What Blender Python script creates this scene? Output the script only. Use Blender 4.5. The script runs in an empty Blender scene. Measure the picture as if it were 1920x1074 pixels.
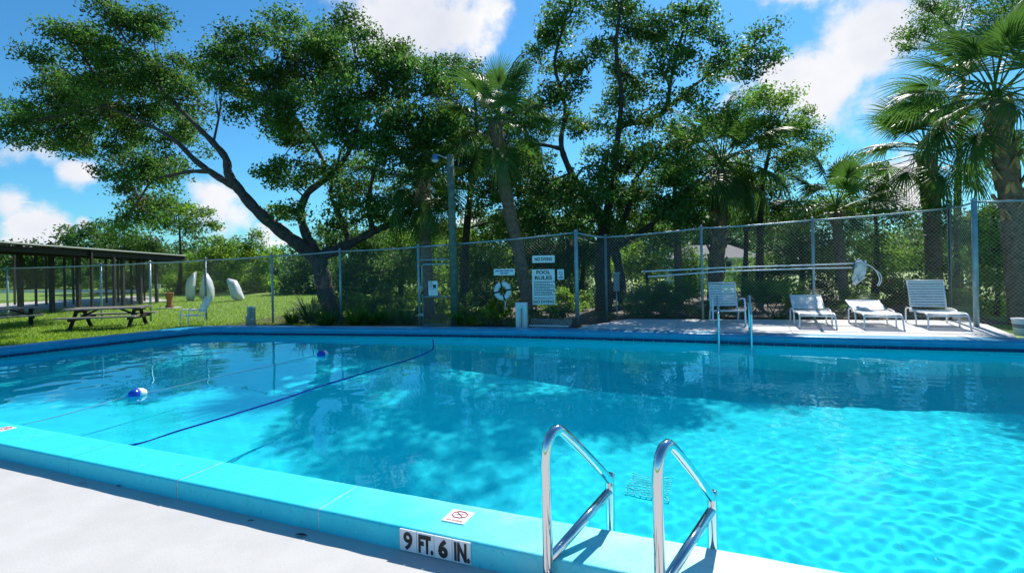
import bpy, math, random
import numpy as np
from mathutils import Vector, Matrix

random.seed(7)
rng = np.random.default_rng(7)
SC = bpy.context.scene
COL = SC.collection

# ------------------------------------------------------------------ camera, sky, sun, exposure
F, ROLL, H0, EYE = 1000.0, 0.021, 485.0, 1.85      # focal length in photo pixels, roll, eye-level row, eye height
cam_d = bpy.data.cameras.new('camera')
cam = bpy.data.objects.new('camera', cam_d)
COL.objects.link(cam)
cam_d.sensor_width = 36.0
cam_d.lens = F / 1920 * 36
cam_d.shift_y = -(537 - H0) / 1920
cam_d.clip_end = 2000
cam.matrix_world = Matrix.Translation((0, 0, EYE)) @ Matrix.Rotation(math.pi / 2, 4, 'X') @ Matrix.Rotation(-ROLL, 4, 'Z')
SC.camera = cam

SUN_AZ, SUN_EL = math.radians(26), math.radians(46)   # to the right of straight ahead, up
SUN_DIR = Vector((math.sin(SUN_AZ) * math.cos(SUN_EL), math.cos(SUN_AZ) * math.cos(SUN_EL), math.sin(SUN_EL)))
sun_d = bpy.data.lights.new('sun', 'SUN')
sun_d.energy = 5.0
sun_d.angle = math.radians(0.5)
sun_d.color = (1.0, 0.95, 0.87)
sun = bpy.data.objects.new('sun', sun_d)
COL.objects.link(sun)
sun.rotation_euler = SUN_DIR.to_track_quat('Z', 'Y').to_euler()
sun.location = (8, 20, 30)

SC.view_settings.view_transform = 'Standard'
SC.view_settings.look = 'None'
SC.view_settings.gamma = 1
SC.view_settings.exposure = 0.36
SC.view_settings.use_curve_mapping = False
SC.cycles.use_denoising = True
SC.cycles.max_bounces = 14
SC.cycles.transparent_max_bounces = 16
SC.cycles.transmission_bounces = 8
SC.cycles.sample_clamp_indirect = 6.0


def ray(x, y):
    u, v = (x - 960) / F, (y - H0) / F
    c, s = math.cos(ROLL), math.sin(ROLL)
    return u * c - v * s, u * s + v * c


def at(x, y, D):
    a, b = ray(x, y)
    return Vector((a * D, D, EYE - b * D))


def on(x, y, z):
    a, b = ray(x, y)
    D = (EYE - z) / b
    return Vector((a * D, D, z))


class NT:
    """small wrapper for node trees"""
    def __init__(s, tree):
        s.t = tree; s.n = tree.nodes; s.n.clear()

    def add(s, typ, **kw):
        nd = s.n.new(typ)
        for k, v in kw.items():
            if k.startswith('i_'):
                key = k[2:]
                key = int(key) if key.isdigit() else key.replace('_', ' ')
                if isinstance(v, bpy.types.NodeSocket):
                    s.t.links.new(v, nd.inputs[key])
                else:
                    nd.inputs[key].default_value = v
            else:
                setattr(nd, k, v)
        return nd

    def math(s, op, a, b=None, c=None):
        nd = s.n.new('ShaderNodeMath'); nd.operation = op
        for i, v in enumerate((a, b, c)):
            if v is None: continue
            if isinstance(v, bpy.types.NodeSocket): s.t.links.new(v, nd.inputs[i])
            else: nd.inputs[i].default_value = v
        return nd.outputs[0]

    def link(s, a, b): s.t.links.new(a, b)


# world: Nishita sky with cumulus clouds by direction
W = bpy.data.worlds.new('World'); SC.world = W; W.use_nodes = True
t = NT(W.node_tree)
sky = t.add('ShaderNodeTexSky', sky_type='NISHITA', sun_disc=False, sun_elevation=SUN_EL, sun_rotation=SUN_AZ,
            air_density=1.0, dust_density=0.3, ozone_density=3.0)
hs = t.add('ShaderNodeMix', data_type='RGBA', blend_type='MULTIPLY')
hs.inputs['Factor'].default_value = 1.0; hs.inputs['B'].default_value = (0.42, 1.0, 1.28, 1)
t.link(sky.outputs[0], hs.inputs['A'])
bg1 = t.add('ShaderNodeBackground', i_Color=hs.outputs['Result'], i_Strength=0.088)
tc = t.add('ShaderNodeTexCoord')
nrm = t.add('ShaderNodeVectorMath', operation='NORMALIZE', i_0=tc.outputs['Generated'])
sep = t.add('ShaderNodeSeparateXYZ', i_0=nrm.outputs[0])
# cloud-plane coordinates: direction divided by its height
zz = t.math('MAXIMUM', sep.outputs[2], 0.02)
zz = t.math('ADD', zz, 0.18)
px_ = t.math('DIVIDE', sep.outputs[0], zz); py_ = t.math('DIVIDE', sep.outputs[1], zz)
cv = t.add('ShaderNodeCombineXYZ', i_0=px_, i_1=py_)
n1 = t.add('ShaderNodeTexNoise', i_Vector=cv.outputs[0], i_Scale=1.7, i_Detail=9.0, i_Roughness=0.58)
n2 = t.add('ShaderNodeTexNoise', i_Vector=nrm.outputs[0], i_Scale=9.0, i_Detail=8.0, i_Roughness=0.6)
blobs = [(700, 40, .10, 1.0), (790, 30, .12, 1.0), (880, 40, .10, 1.0), (930, 30, .06, .8), (850, 90, .05, .8),
         (1690, 40, .10, 1.0), (1620, 90, .10, 1.0), (1550, 150, .10, 1.0), (1470, 170, .09, .9), (1640, 170, .08, .8), (1400, 170, .06, .7), (1700, 120, .06, .7),
         (1450, 5, .07, .55), (1530, 10, .05, .5),
         (45, 420, .045, .8), (100, 432, .036, .8), (10, 385, .036, .8), (-50, 420, .05, .8), (157, 418, .016, .7),
         (150, 318, .034, .78), (25, 270, .042, .75), (85, 276, .034, .7), (-50, 262, .05, .7),
         (400, 380, .06, .8), (450, 400, .05, .75), (430, 430, .05, .6), (500, 440, .05, .7), (205, 455, .03, .5),
         (880, 415, .05, .8), (1690, 345, .05, .8), (1160, 430, .06, .6), (1380, 330, .06, .7)]
acc = None
for bx, by, br, bw in blobs:
    a, b = ray(bx, by)
    d = Vector((a, 1, -b)).normalized()
    dist = t.add('ShaderNodeVectorMath', operation='DISTANCE', i_0=nrm.outputs[0]); dist.inputs[1].default_value = d
    q = t.math('DIVIDE', dist.outputs['Value'], br)
    q = t.math('MULTIPLY', q, q)
    q = t.math('MULTIPLY', q, -1.0)
    q = t.math('EXPONENT', q)
    q = t.math('MULTIPLY', q, bw)
    acc = q if acc is None else t.math('MAXIMUM', acc, q)
m = t.math('MULTIPLY', acc, 0.62)
m = t.math('ADD', m, t.math('MULTIPLY', t.math('SUBTRACT', n2.outputs[0], 0.5), 1.15))
gen = t.math('MULTIPLY', t.math('SUBTRACT', n1.outputs[0], 0.60), 1.9)
m = t.math('ADD', m, t.math('MAXIMUM', gen, -0.08))
cm = t.add('ShaderNodeMapRange', interpolation_type='SMOOTHSTEP', i_Value=m)
cm.inputs[1].default_value = 0.20; cm.inputs[2].default_value = 0.48
n3 = t.add('ShaderNodeTexNoise', i_Vector=nrm.outputs[0], i_Scale=7.0, i_Detail=5.0)
cr = t.add('ShaderNodeValToRGB', i_0=n3.outputs[0])
cr.color_ramp.elements[0].position = 0.3; cr.color_ramp.elements[0].color = (0.66, 0.70, 0.80, 1)
cr.color_ramp.elements[1].position = 0.65; cr.color_ramp.elements[1].color = (0.92, 0.92, 0.95, 1)
bg2 = t.add('ShaderNodeBackground', i_Color=cr.outputs[0], i_Strength=0.84)
mx = t.add('ShaderNodeMixShader', i_0=cm.outputs[0], i_1=bg1.outputs[0], i_2=bg2.outputs[0])
wo = t.add('ShaderNodeOutputWorld', i_Surface=mx.outputs[0])

# ------------------------------------------------------------------ materials
MATS = {}


def mat(name, col, rough=0.6, metal=0.0, var=0.0, vscale=4.0, col2=None, bump=0.0, bscale=40.0, spec=0.5, coat=0.0):
    if name in MATS: return MATS[name]
    m = bpy.data.materials.new(name); m.use_nodes = True
    t = NT(m.node_tree)
    out = t.add('ShaderNodeOutputMaterial')
    p = t.add('ShaderNodeBsdfPrincipled', i_Roughness=rough, i_Metallic=metal)
    p.inputs['Specular IOR Level'].default_value = spec
    p.inputs['Coat Weight'].default_value = coat
    p.inputs['Base Color'].default_value = (*col, 1)
    tc = t.add('ShaderNodeTexCoord')
    if var > 0 or col2:
        n = t.add('ShaderNodeTexNoise', i_Vector=tc.outputs['Object'], i_Scale=vscale, i_Detail=8.0, i_Roughness=0.65)
        r = t.add('ShaderNodeValToRGB', i_0=n.outputs[0])
        c2 = col2 or tuple(c * (1 - var) for c in col)
        c1 = col if col2 else tuple(min(1, c * (1 + var)) for c in col)
        r.color_ramp.elements[0].position = 0.35; r.color_ramp.elements[0].color = (*c2, 1)
        r.color_ramp.elements[1].position = 0.65; r.color_ramp.elements[1].color = (*c1, 1)
        t.link(r.outputs[0], p.inputs['Base Color'])
    if bump > 0:
        n = t.add('ShaderNodeTexNoise', i_Vector=tc.outputs['Object'], i_Scale=bscale, i_Detail=6.0)
        b = t.add('ShaderNodeBump', i_Strength=bump, i_Distance=0.02, i_Height=n.outputs[0])
        t.link(b.outputs[0], p.inputs['Normal'])
    t.link(p.outputs[0], out.inputs[0])
    MATS[name] = m
    return m


def leaf_mat(name, col, trans=0.45, rough=0.55):
    m = bpy.data.materials.new(name); m.use_nodes = True
    t = NT(m.node_tree)
    out = t.add('ShaderNodeOutputMaterial')
    at_ = t.add('ShaderNodeAttribute', attribute_name='tint')
    mixc = t.add('ShaderNodeMix', data_type='RGBA', blend_type='MULTIPLY')
    mixc.inputs['Factor'].default_value = 1.0
    mixc.inputs['A'].default_value = (*col, 1)
    t.link(at_.outputs['Color'], mixc.inputs['B'])
    c = mixc.outputs['Result']
    p = t.add('ShaderNodeBsdfPrincipled', i_Roughness=rough); t.link(c, p.inputs['Base Color'])
    p.inputs['Specular IOR Level'].default_value = 0.38
    hsv = t.add('ShaderNodeHueSaturation', i_Hue=0.497, i_Saturation=1.05, i_Value=1.9, i_Color=c)
    tr = t.add('ShaderNodeBsdfTranslucent', i_Color=hsv.outputs[0])
    mx = t.add('ShaderNodeMixShader', i_0=trans, i_1=p.outputs[0], i_2=tr.outputs[0])
    t.link(mx.outputs[0], out.inputs[0])
    MATS[name] = m
    return m


M_oak = leaf_mat('oak_leaf', (0.060, 0.134, 0.024), 0.48)
M_oak2 = leaf_mat('oak_leaf_glossy', (0.060, 0.136, 0.026), 0.48)
M_olive = leaf_mat('olive_leaf', (0.105, 0.195, 0.028), 0.54)
M_bright = leaf_mat('bright_leaf', (0.125, 0.225, 0.022), 0.55)
M_dark = leaf_mat('dark_leaf', (0.052, 0.114, 0.024), 0.44)
M_palm = leaf_mat('palm_leaf', (0.055, 0.122, 0.024), 0.42, 0.42)
M_moss = leaf_mat('hanging_moss', (0.22, 0.23, 0.16), 0.35, 0.8)
M_grassb = leaf_mat('grass_blade', (0.16, 0.26, 0.022), 0.45, 0.5)
M_petiole = mat('petiole', (0.13, 0.17, 0.05), 0.5, var=0.2)
M_bark = mat('oak_bark', (0.050, 0.042, 0.036), 0.9, var=0.45, vscale=7, bump=0.9, bscale=18)
M_palmbark = mat('palm_bark', (0.19, 0.125, 0.085), 0.9, var=0.4, vscale=9, bump=0.9, bscale=22)
M_boot = mat('palm_boot', (0.40, 0.25, 0.12), 0.85, var=0.45, vscale=6, bump=0.5, bscale=30)
M_galv = mat('galvanised_steel', (0.30, 0.40, 0.44), 0.45, 0.35, var=0.15, vscale=6)
M_wire = mat('fence_wire', (0.55, 0.55, 0.52), 0.5, 0.3)
M_white = mat('white_vinyl', (0.78, 0.79, 0.80), 0.45, var=0.06, vscale=5)
M_signwhite = mat('sign_white', (0.80, 0.82, 0.84), 0.4)
M_black = mat('black_paint', (0.012, 0.012, 0.014), 0.5)
M_red = mat('red_print', (0.55, 0.04, 0.05), 0.5)
M_chrome = mat('stainless_steel', (0.72, 0.72, 0.72), 0.07, 1.0)
M_bluepaint = mat('blue_pool_paint', (0.014, 0.30, 0.50), 0.35, var=0.12, vscale=2.0, bump=0.1, bscale=30)
M_navytile = mat('navy_tile', (0.006, 0.012, 0.10), 0.2)
M_rope = mat('navy_rope', (0.010, 0.016, 0.26), 0.9, spec=0.05)
M_rope2 = mat('thin_rope', (0.10, 0.25, 0.40), 0.7)
M_floatblue = mat('float_blue', (0.01, 0.06, 0.5), 0.3)
M_wood = mat('weathered_wood', (0.24, 0.21, 0.18), 0.85, var=0.35, vscale=12, bump=0.4)
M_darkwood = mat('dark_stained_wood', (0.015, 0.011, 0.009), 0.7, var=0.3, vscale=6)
M_pole = mat('treated_pole', (0.10, 0.14, 0.11), 0.8, var=0.35, vscale=8, bump=0.4)
M_roof = mat('roof_fascia', (0.62, 0.62, 0.60), 0.6)
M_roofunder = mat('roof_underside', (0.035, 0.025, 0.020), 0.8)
M_slab = mat('concrete_slab', (0.48, 0.46, 0.43), 0.85, var=0.12, vscale=3, bump=0.2)
M_rust = mat('rusty_steel', (0.30, 0.10, 0.03), 0.85, var=0.4, vscale=12)
M_hull = mat('white_hull', (0.68, 0.70, 0.73), 0.35, var=0.08, vscale=3)
M_greybox = mat('grey_metal_box', (0.20, 0.22, 0.24), 0.5, 0.3)
M_blackpost = mat('blackened_post', (0.03, 0.04, 0.04), 0.6)
M_shingle = mat('grey_shingle', (0.17, 0.17, 0.18), 0.85, var=0.25, vscale=20)
M_housewall = mat('house_wall', (0.62, 0.66, 0.70), 0.7)
M_glass = mat('dark_glass', (0.02, 0.03, 0.04), 0.08)
M_net = mat('net_cloth', (0.62, 0.63, 0.60), 0.8, var=0.15, vscale=20)
M_bluesm = mat('blue_plastic', (0.06, 0.16, 0.35), 0.4)
M_deadleaf = mat('dead_leaf', (0.09, 0.045, 0.02), 0.8, var=0.4, vscale=30)
M_palebrown = mat('pale_leaf', (0.45, 0.33, 0.22), 0.8)
M_mortar = mat('painted_mortar', (0.14, 0.55, 0.62), 0.8, col2=(0.60, 0.74, 0.74), vscale=22)
M_grate = mat('drain_grate', (0.55, 0.80, 0.82), 0.5)


def paint_cyan():
    m = bpy.data.materials.new('cyan_coping_paint'); m.use_nodes = True
    t = NT(m.node_tree); out = t.add('ShaderNodeOutputMaterial')
    geo = t.add('ShaderNodeNewGeometry')
    sp = t.add('ShaderNodeSeparateXYZ', i_0=geo.outputs['Position'])
    n = t.add('ShaderNodeTexNoise', i_Vector=geo.outputs['Position'], i_Scale=1.3, i_Detail=7.0, i_Roughness=0.6)
    n2 = t.add('ShaderNodeTexNoise', i_Vector=geo.outputs['Position'], i_Scale=28.0, i_Detail=6.0, i_Roughness=0.7)
    # the paint is worn and chalky where swimmers climb out by the ladder
    wx = t.add('ShaderNodeMapRange', i_Value=sp.outputs[0]); wx.inputs[1].default_value = -2.6; wx.inputs[2].default_value = 1.5
    w = t.math('ADD', wx.outputs[0], t.math('MULTIPLY', t.math('SUBTRACT', n.outputs[0], 0.5), 1.3))
    w = t.math('MULTIPLY', w, 0.80)
    r = t.add('ShaderNodeValToRGB', i_0=w)
    r.color_ramp.elements[0].position = 0.15; r.color_ramp.elements[0].color = (0.016, 0.68, 0.80, 1)
    r.color_ramp.elements[1].position = 0.85; r.color_ramp.elements[1].color = (0.56, 0.78, 0.78, 1)
    e = r.color_ramp.elements.new(0.5); e.color = (0.12, 0.74, 0.82, 1)
    sp2 = t.add('ShaderNodeValToRGB', i_0=n2.outputs[0])
    sp2.color_ramp.elements[0].position = 0.33; sp2.color_ramp.elements[0].color = (0.50, 0.62, 0.66, 1)
    sp2.color_ramp.elements[1].position = 0.42; sp2.color_ramp.elements[1].color = (1, 1, 1, 1)
    mm = t.add('ShaderNodeMix', data_type='RGBA', blend_type='MULTIPLY'); mm.inputs['Factor'].default_value = 0.6
    t.link(r.outputs[0], mm.inputs['A']); t.link(sp2.outputs[0], mm.inputs['B'])
    n4 = t.add('ShaderNodeTexNoise', i_Vector=geo.outputs['Position'], i_Scale=5.5, i_Detail=9.0, i_Roughness=0.72)
    gr_ = t.add('ShaderNodeValToRGB', i_0=n4.outputs[0])
    gr_.color_ramp.elements[0].position = 0.36; gr_.color_ramp.elements[0].color = (0.84, 0.88, 0.90, 1)
    gr_.color_ramp.elements[1].position = 0.62; gr_.color_ramp.elements[1].color = (1.0, 1.0, 1.0, 1)
    m5 = t.add('ShaderNodeMix', data_type='RGBA', blend_type='MULTIPLY'); m5.inputs['Factor'].default_value = 0.8
    t.link(mm.outputs['Result'], m5.inputs['A']); t.link(gr_.outputs[0], m5.inputs['B'])
    n6 = t.add('ShaderNodeTexNoise', i_Vector=geo.outputs['Position'], i_Scale=17.0, i_Detail=10.0, i_Roughness=0.78)
    ch = t.add('ShaderNodeMapRange', i_Value=n6.outputs[0]); ch.inputs[1].default_value = 0.635; ch.inputs[2].default_value = 0.68
    m6 = t.add('ShaderNodeMix', data_type='RGBA'); t.link(ch.outputs[0], m6.inputs['Factor']); t.link(m5.outputs['Result'], m6.inputs['A']); m6.inputs['B'].default_value = (0.55, 0.72, 0.72, 1)
    p = t.add('ShaderNodeBsdfPrincipled', i_Roughness=0.6)
    t.link(m6.outputs['Result'], p.inputs['Base Color'])
    b = t.add('ShaderNodeBump', i_Strength=0.25, i_Distance=0.01, i_Height=n2.outputs[0])
    t.link(b.outputs[0], p.inputs['Normal'])
    t.link(p.outputs[0], out.inputs[0])
    MATS['cyan'] = m
    return m


M_cyan = paint_cyan()


def deck_mat(name, c1, c2, scale):
    m = bpy.data.materials.new(name); m.use_nodes = True
    t = NT(m.node_tree); out = t.add('ShaderNodeOutputMaterial')
    geo = t.add('ShaderNodeNewGeometry')
    n = t.add('ShaderNodeTexNoise', i_Vector=geo.outputs['Position'], i_Scale=scale, i_Detail=9.0, i_Roughness=0.62)
    n2 = t.add('ShaderNodeTexNoise', i_Vector=geo.outputs['Position'], i_Scale=55.0, i_Detail=6.0, i_Roughness=0.7)
    r = t.add('ShaderNodeValToRGB', i_0=n.outputs[0])
    r.color_ramp.elements[0].position = 0.3; r.color_ramp.elements[0].color = (*c2, 1)
    r.color_ramp.elements[1].position = 0.65; r.color_ramp.elements[1].color = (*c1, 1)
    sp = t.add('ShaderNodeValToRGB', i_0=n2.outputs[0])
    sp.color_ramp.elements[0].position = 0.27; sp.color_ramp.elements[0].color = (0.6, 0.58, 0.56, 1)
    sp.color_ramp.elements[1].position = 0.36; sp.color_ramp.elements[1].color = (1, 1, 1, 1)
    mm = t.add('ShaderNodeMix', data_type='RGBA', blend_type='MULTIPLY'); mm.inputs['Factor'].default_value = 0.5
    t.link(r.outputs[0], mm.inputs['A']); t.link(sp.outputs[0], mm.inputs['B'])
    p = t.add('ShaderNodeBsdfPrincipled', i_Roughness=0.75)
    t.link(mm.outputs['Result'], p.inputs['Base Color'])
    b = t.add('ShaderNodeBump', i_Strength=0.3, i_Distance=0.006, i_Height=n2.outputs[0])
    t.link(b.outputs[0], p.inputs['Normal'])
    t.link(p.outputs[0], out.inputs[0])
    MATS[name] = m
    return m


M_deck = deck_mat('deck_paint', (0.58, 0.558, 0.535), (0.50, 0.48, 0.46), 1.9)
M_fardeck = deck_mat('far_deck_concrete', (0.70, 0.68, 0.66), (0.56, 0.55, 0.54), 2.0)
M_lawn = deck_mat('lawn', (0.19, 0.32, 0.03), (0.12, 0.21, 0.02), 1.6)
M_soil = deck_mat('leaf_litter', (0.10, 0.075, 0.05), (0.04, 0.03, 0.022), 3.0)


def pool_mat():
    m = bpy.data.materials.new('pool_interior'); m.use_nodes = True
    t = NT(m.node_tree); out = t.add('ShaderNodeOutputMaterial')
    geo = t.add('ShaderNodeNewGeometry')
    n = t.add('ShaderNodeTexNoise', i_Vector=geo.outputs['Position'], i_Scale=0.8, i_Detail=8.0, i_Roughness=0.6)
    r = t.add('ShaderNodeValToRGB', i_0=n.outputs[0])
    r.color_ramp.elements[0].position = 0.3; r.color_ramp.elements[0].color = (0.08, 0.78, 0.86, 1)
    r.color_ramp.elements[1].position = 0.7; r.color_ramp.elements[1].color = (0.12, 0.86, 0.93, 1)
    p = t.add('ShaderNodeBsdfPrincipled', i_Roughness=0.7)
    t.link(r.outputs[0], p.inputs['Base Color'])
    t.link(p.outputs[0], out.inputs[0])
    MATS['pool'] = m
    return m


M_pool = pool_mat()


def water_mat():
    m = bpy.data.materials.new('pool_water'); m.use_nodes = True
    t = NT(m.node_tree); out = t.add('ShaderNodeOutputMaterial')
    g = t.add('ShaderNodeBsdfGlass', i_Color=(0.45, 0.96, 1.0, 1), i_Roughness=0.0, i_IOR=1.33)
    t.link(g.outputs[0], out.inputs[0])
    MATS['water'] = m
    return m


M_water = water_mat()

# ------------------------------------------------------------------ mesh helpers
class MB:
    def __init__(s):
        s.v = []; s.f = []; s.sm = []

    def quad(s, a, b, c, d, smooth=False):
        i = len(s.v); s.v += [tuple(a), tuple(b), tuple(c), tuple(d)]; s.f.append((i, i+1, i+2, i+3)); s.sm.append(smooth)

    def box(s, c, size, rot=None):
        c = Vector(c); hx, hy, hz = size[0]/2, size[1]/2, size[2]/2
        i = len(s.v)
        for dx, dy, dz in ((-1,-1,-1),(1,-1,-1),(1,1,-1),(-1,1,-1),(-1,-1,1),(1,-1,1),(1,1,1),(-1,1,1)):
            p = Vector((dx*hx, dy*hy, dz*hz))
            if rot is not None: p = rot @ p
            s.v.append(tuple(c + p))
        for f in ((0,3,2,1),(4,5,6,7),(0,1,5,4),(1,2,6,5),(2,3,7,6),(3,0,4,7)):
            s.f.append(tuple(i + k for k in f)); s.sm.append(False)

    def bar(s, a, b, w, d):
        """rectangular bar from a to b"""
        a, b = Vector(a), Vector(b)
        q = (b - a).to_track_quat('Z', 'Y').to_matrix()
        s.box((a + b) / 2, (w, d, (b - a).length), q)

    def tube(s, pts, r, seg=8, cap=True, smooth=True):
        pts = [Vector(p) for p in pts]; n = len(pts)
        rs = r if isinstance(r, (list, tuple)) else [r] * n
        base = len(s.v)
        ref = Vector((0, 0, 1))
        d0 = (pts[1] - pts[0]).normalized()
        if abs(d0.dot(ref)) > 0.9: ref = Vector((1, 0, 0))
        up = ref
        for i in range(n):
            d = (pts[min(i+1, n-1)] - pts[max(i-1, 0)]).normalized()
            x = d.cross(up)
            if x.length < 1e-4: x = d.orthogonal()
            x.normalize(); y = x.cross(d).normalized(); up = y
            for k in range(seg):
                a = 2 * math.pi * k / seg
                s.v.append(tuple(pts[i] + x * (math.cos(a) * rs[i]) + y * (math.sin(a) * rs[i])))
        for i in range(n - 1):
            for k in range(seg):
                a = base + i*seg + k; b = base + i*seg + (k+1) % seg
                s.f.append((a, b, b + seg, a + seg)); s.sm.append(smooth)
        if cap:
            s.f.append(tuple(base + k for k in range(seg))[::-1]); s.sm.append(False)
            s.f.append(tuple(base + (n-1)*seg + k for k in range(seg))); s.sm.append(False)

    def lathe(s, prof, seg=20, M=None, smooth=True):
        base = len(s.v); n = len(prof)
        for r, z in prof:
            for k in range(seg):
                a = 2*math.pi*k/seg
                p = Vector((r*math.cos(a), r*math.sin(a), z))
                if M is not None: p = M @ p
                s.v.append(tuple(p))
        for i in range(n-1):
            for k in range(seg):
                a = base+i*seg+k; b = base+i*seg+(k+1) % seg
                s.f.append((a, b, b+seg, a+seg)); s.sm.append(smooth)
        s.f.append(tuple(base+k for k in range(seg))[::-1]); s.sm.append(False)
        s.f.append(tuple(base+(n-1)*seg+k for k in range(seg))); s.sm.append(False)

    def mesh(s, name, m):
        me = bpy.data.meshes.new(name); me.from_pydata(s.v, [], s.f)
        me.polygons.foreach_set('use_smooth', s.sm)
        me.materials.append(m); me.update()
        return me

    def build(s, name, m, parent=None):
        return obj(name, s.mesh(name, m), parent)


def obj(name, data, parent=None, loc=None):
    o = bpy.data.objects.new(name, data); COL.objects.link(o)
    if parent is not None: o.parent = parent
    if loc is not None: o.location = loc
    return o


def tag(o, label=None, cat=None, group=None, kind=None):
    if label: o['label'] = label
    if cat: o['category'] = cat
    if group: o['group'] = group
    if kind: o['kind'] = kind
    return o


def thing(name, label, cat, loc=(0, 0, 0), rz=0.0, group=None):
    o = obj(name, None, None, loc); o.rotation_euler = (0, 0, rz)
    o.empty_display_size = 0.1
    return tag(o, label, cat, group)


def rz_of(d): return math.atan2(d[1], d[0])


def spline(pts, n):
    """Catmull-Rom resampling of a list of tuples"""
    P = [np.array(p, float) for p in pts]
    P = [2*P[0]-P[1]] + P + [2*P[-1]-P[-2]]
    out = []
    for i in range(1, len(P)-2):
        for k in range(n):
            u = k/n; a, b, c, d = P[i-1], P[i], P[i+1], P[i+2]
            out.append(0.5*((2*b)+(-a+c)*u+(2*a-5*b+4*c-d)*u*u+(-a+3*b-3*c+d)*u**3))
    out.append(P[-2])
    return out


# ------------------------------------------------------------------ pool
WZ, CZ = -0.06, 0.15                       # water level, coping top
near_dir = Vector((0.9228, -0.3852, 0)); near_nrm = Vector((0.3852, 0.9228, 0))   # along the near edge, into the pool
N0 = Vector((-5.79, 5.99, 0))
A_nl = Vector((-13.01, 9.0, 0))            # near left corner
A_nr = N0 + near_dir * 16.5                # near right corner (outside the picture)
far_pts = [Vector((p[0], p[1], 0)) for p in spline([(-8.66, 14.72), (-1.1, 13.15), (3.3, 11.82), (6.0, 10.80), (9.4, 9.75), (14.0, 8.4)], 10)]
C_fl, C_fr = far_pts[0], far_pts[-1]
# rounded far left corner
dl = (C_fl - A_nl).normalized(); df = (far_pts[6] - C_fl).normalized()
corner = []
for k in range(7):
    u = k / 6; p0 = C_fl - dl*0.7; p2 = C_fl + df*0.7
    corner.append(p0*(1-u)**2 + C_fl*2*u*(1-u) + p2*u*u)
outline = [A_nl] + corner + [p for p in far_pts if (p - C_fl).length > 0.9] + [A_nr]     # clockwise seen from above
OL = [(p.x, p.y) for p in outline]


def floor_z(x, y):
    s = (Vector((x, y, 0)) - A_nl).dot(near_dir)       # metres along the pool from the shallow end
    return -1.15 - 1.25 * min(1, max(0, (s - 4.5) / 8.5))


def inset(pts, d):
    """move an outline outwards by d (closed, clockwise)"""
    n = len(pts); out = []
    for i in range(n):
        a, b, c = pts[i-1], pts[i], pts[(i+1) % n]
        n1 = Vector((-(b-a).y, (b-a).x, 0)).normalized(); n2 = Vector((-(c-b).y, (c-b).x, 0)).normalized()
        nn = n1 + n2; nn = nn / max(0.35, nn.length_squared) * 2
        out.append(b + nn * d)
    return out


# near coping: slabs with joints, children of the pool
pool = MB()
n = len(outline)
ring_top = [Vector((p.x, p.y, CZ - 0.10)) for p in outline]
for i in range(n):
    a, b = outline[i], outline[(i+1) % n]
    m_ = 1 if (b-a).length < 1.5 else int((b-a).length / 0.8)
    for k in range(m_):
        p, q = a.lerp(b, k/m_), a.lerp(b, (k+1)/m_)
        pool.quad((p.x, p.y, CZ-0.10), (q.x, q.y, CZ-0.10), (q.x, q.y, floor_z(q.x, q.y)), (p.x, p.y, floor_z(p.x, p.y)))
# floor: strips along the pool
cs = [(p - A_nl).dot(near_dir) for p in outline]
import bmesh
bm = bmesh.new()
for i, p in enumerate(outline): bm.verts.new((p.x, p.y, 0))
bm.verts.ensure_lookup_table(); bm.faces.new(bm.verts)
for s_ in np.linspace(0.5, 28, 60):
    bmesh.ops.bisect_plane(bm, geom=bm.verts[:] + bm.edges[:] + bm.faces[:], plane_co=A_nl + near_dir*s_, plane_no=near_dir)
i0 = len(pool.v)
bm.verts.index_update()
for v in bm.verts: pool.v.append((v.co.x, v.co.y, floor_z(v.co.x, v.co.y)))
for f in bm.faces:
    pool.f.append(tuple(i0 + v.index for v in f.verts)); pool.sm.append(False)
bm.free()
pool_o = pool.build('pool_basin', M_pool); tag(pool_o, 'cyan painted swimming pool basin', kind='structure')


def coping_slab(a, b, na, nb, width, m, parent, over=0.03, top=CZ, bot=0.0, name='coping_slab'):
    """slab from a to b along the inner edge; na, nb point away from the water; rounded nose over the water"""
    prof = [(-over+0.03, top-0.16), (-over+0.005, top-0.13), (-over, top-0.09), (-over, top-0.05), (-over+0.012, top-0.02), (-over+0.04, top-0.003), (-over+0.07, top),
            (width-0.02, top), (width-0.004, top-0.006), (width, top-0.02), (width, bot)]
    mb = MB(); k = len(prof); S = max(1, int((b-a).length/0.16)); rj = random.Random(int(a.x*977+a.y*131))
    for q in range(S+1):
        u = q/S; p = a.lerp(b, u); nn = na.lerp(nb, u).normalized(); j1, j2 = rj.uniform(-.0025, .0025), rj.uniform(-.0035, .0035)
        for e, (d, z) in enumerate(prof):
            d2 = d + (j1 if e < 7 else j2); mb.v.append((p.x+nn.x*d2, p.y+nn.y*d2, z + (j2*.5 if 2 < e < 10 else 0)))
    for q in range(S):
        for i in range(k-1):
            mb.f.append((q*k+i, q*k+i+1, (q+1)*k+i+1, (q+1)*k+i)); mb.sm.append(i != 6 and i < 9)
    n0 = len(mb.v); mb.v += mb.v[:k] + mb.v[S*k:(S+1)*k]
    mb.f.append(tuple(range(n0, n0+k))[::-1]); mb.sm.append(False)
    mb.f.append(tuple(range(n0+k, n0+2*k))); mb.sm.append(False)
    return mb.build(name, m, parent)


GAP = 0.007
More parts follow.
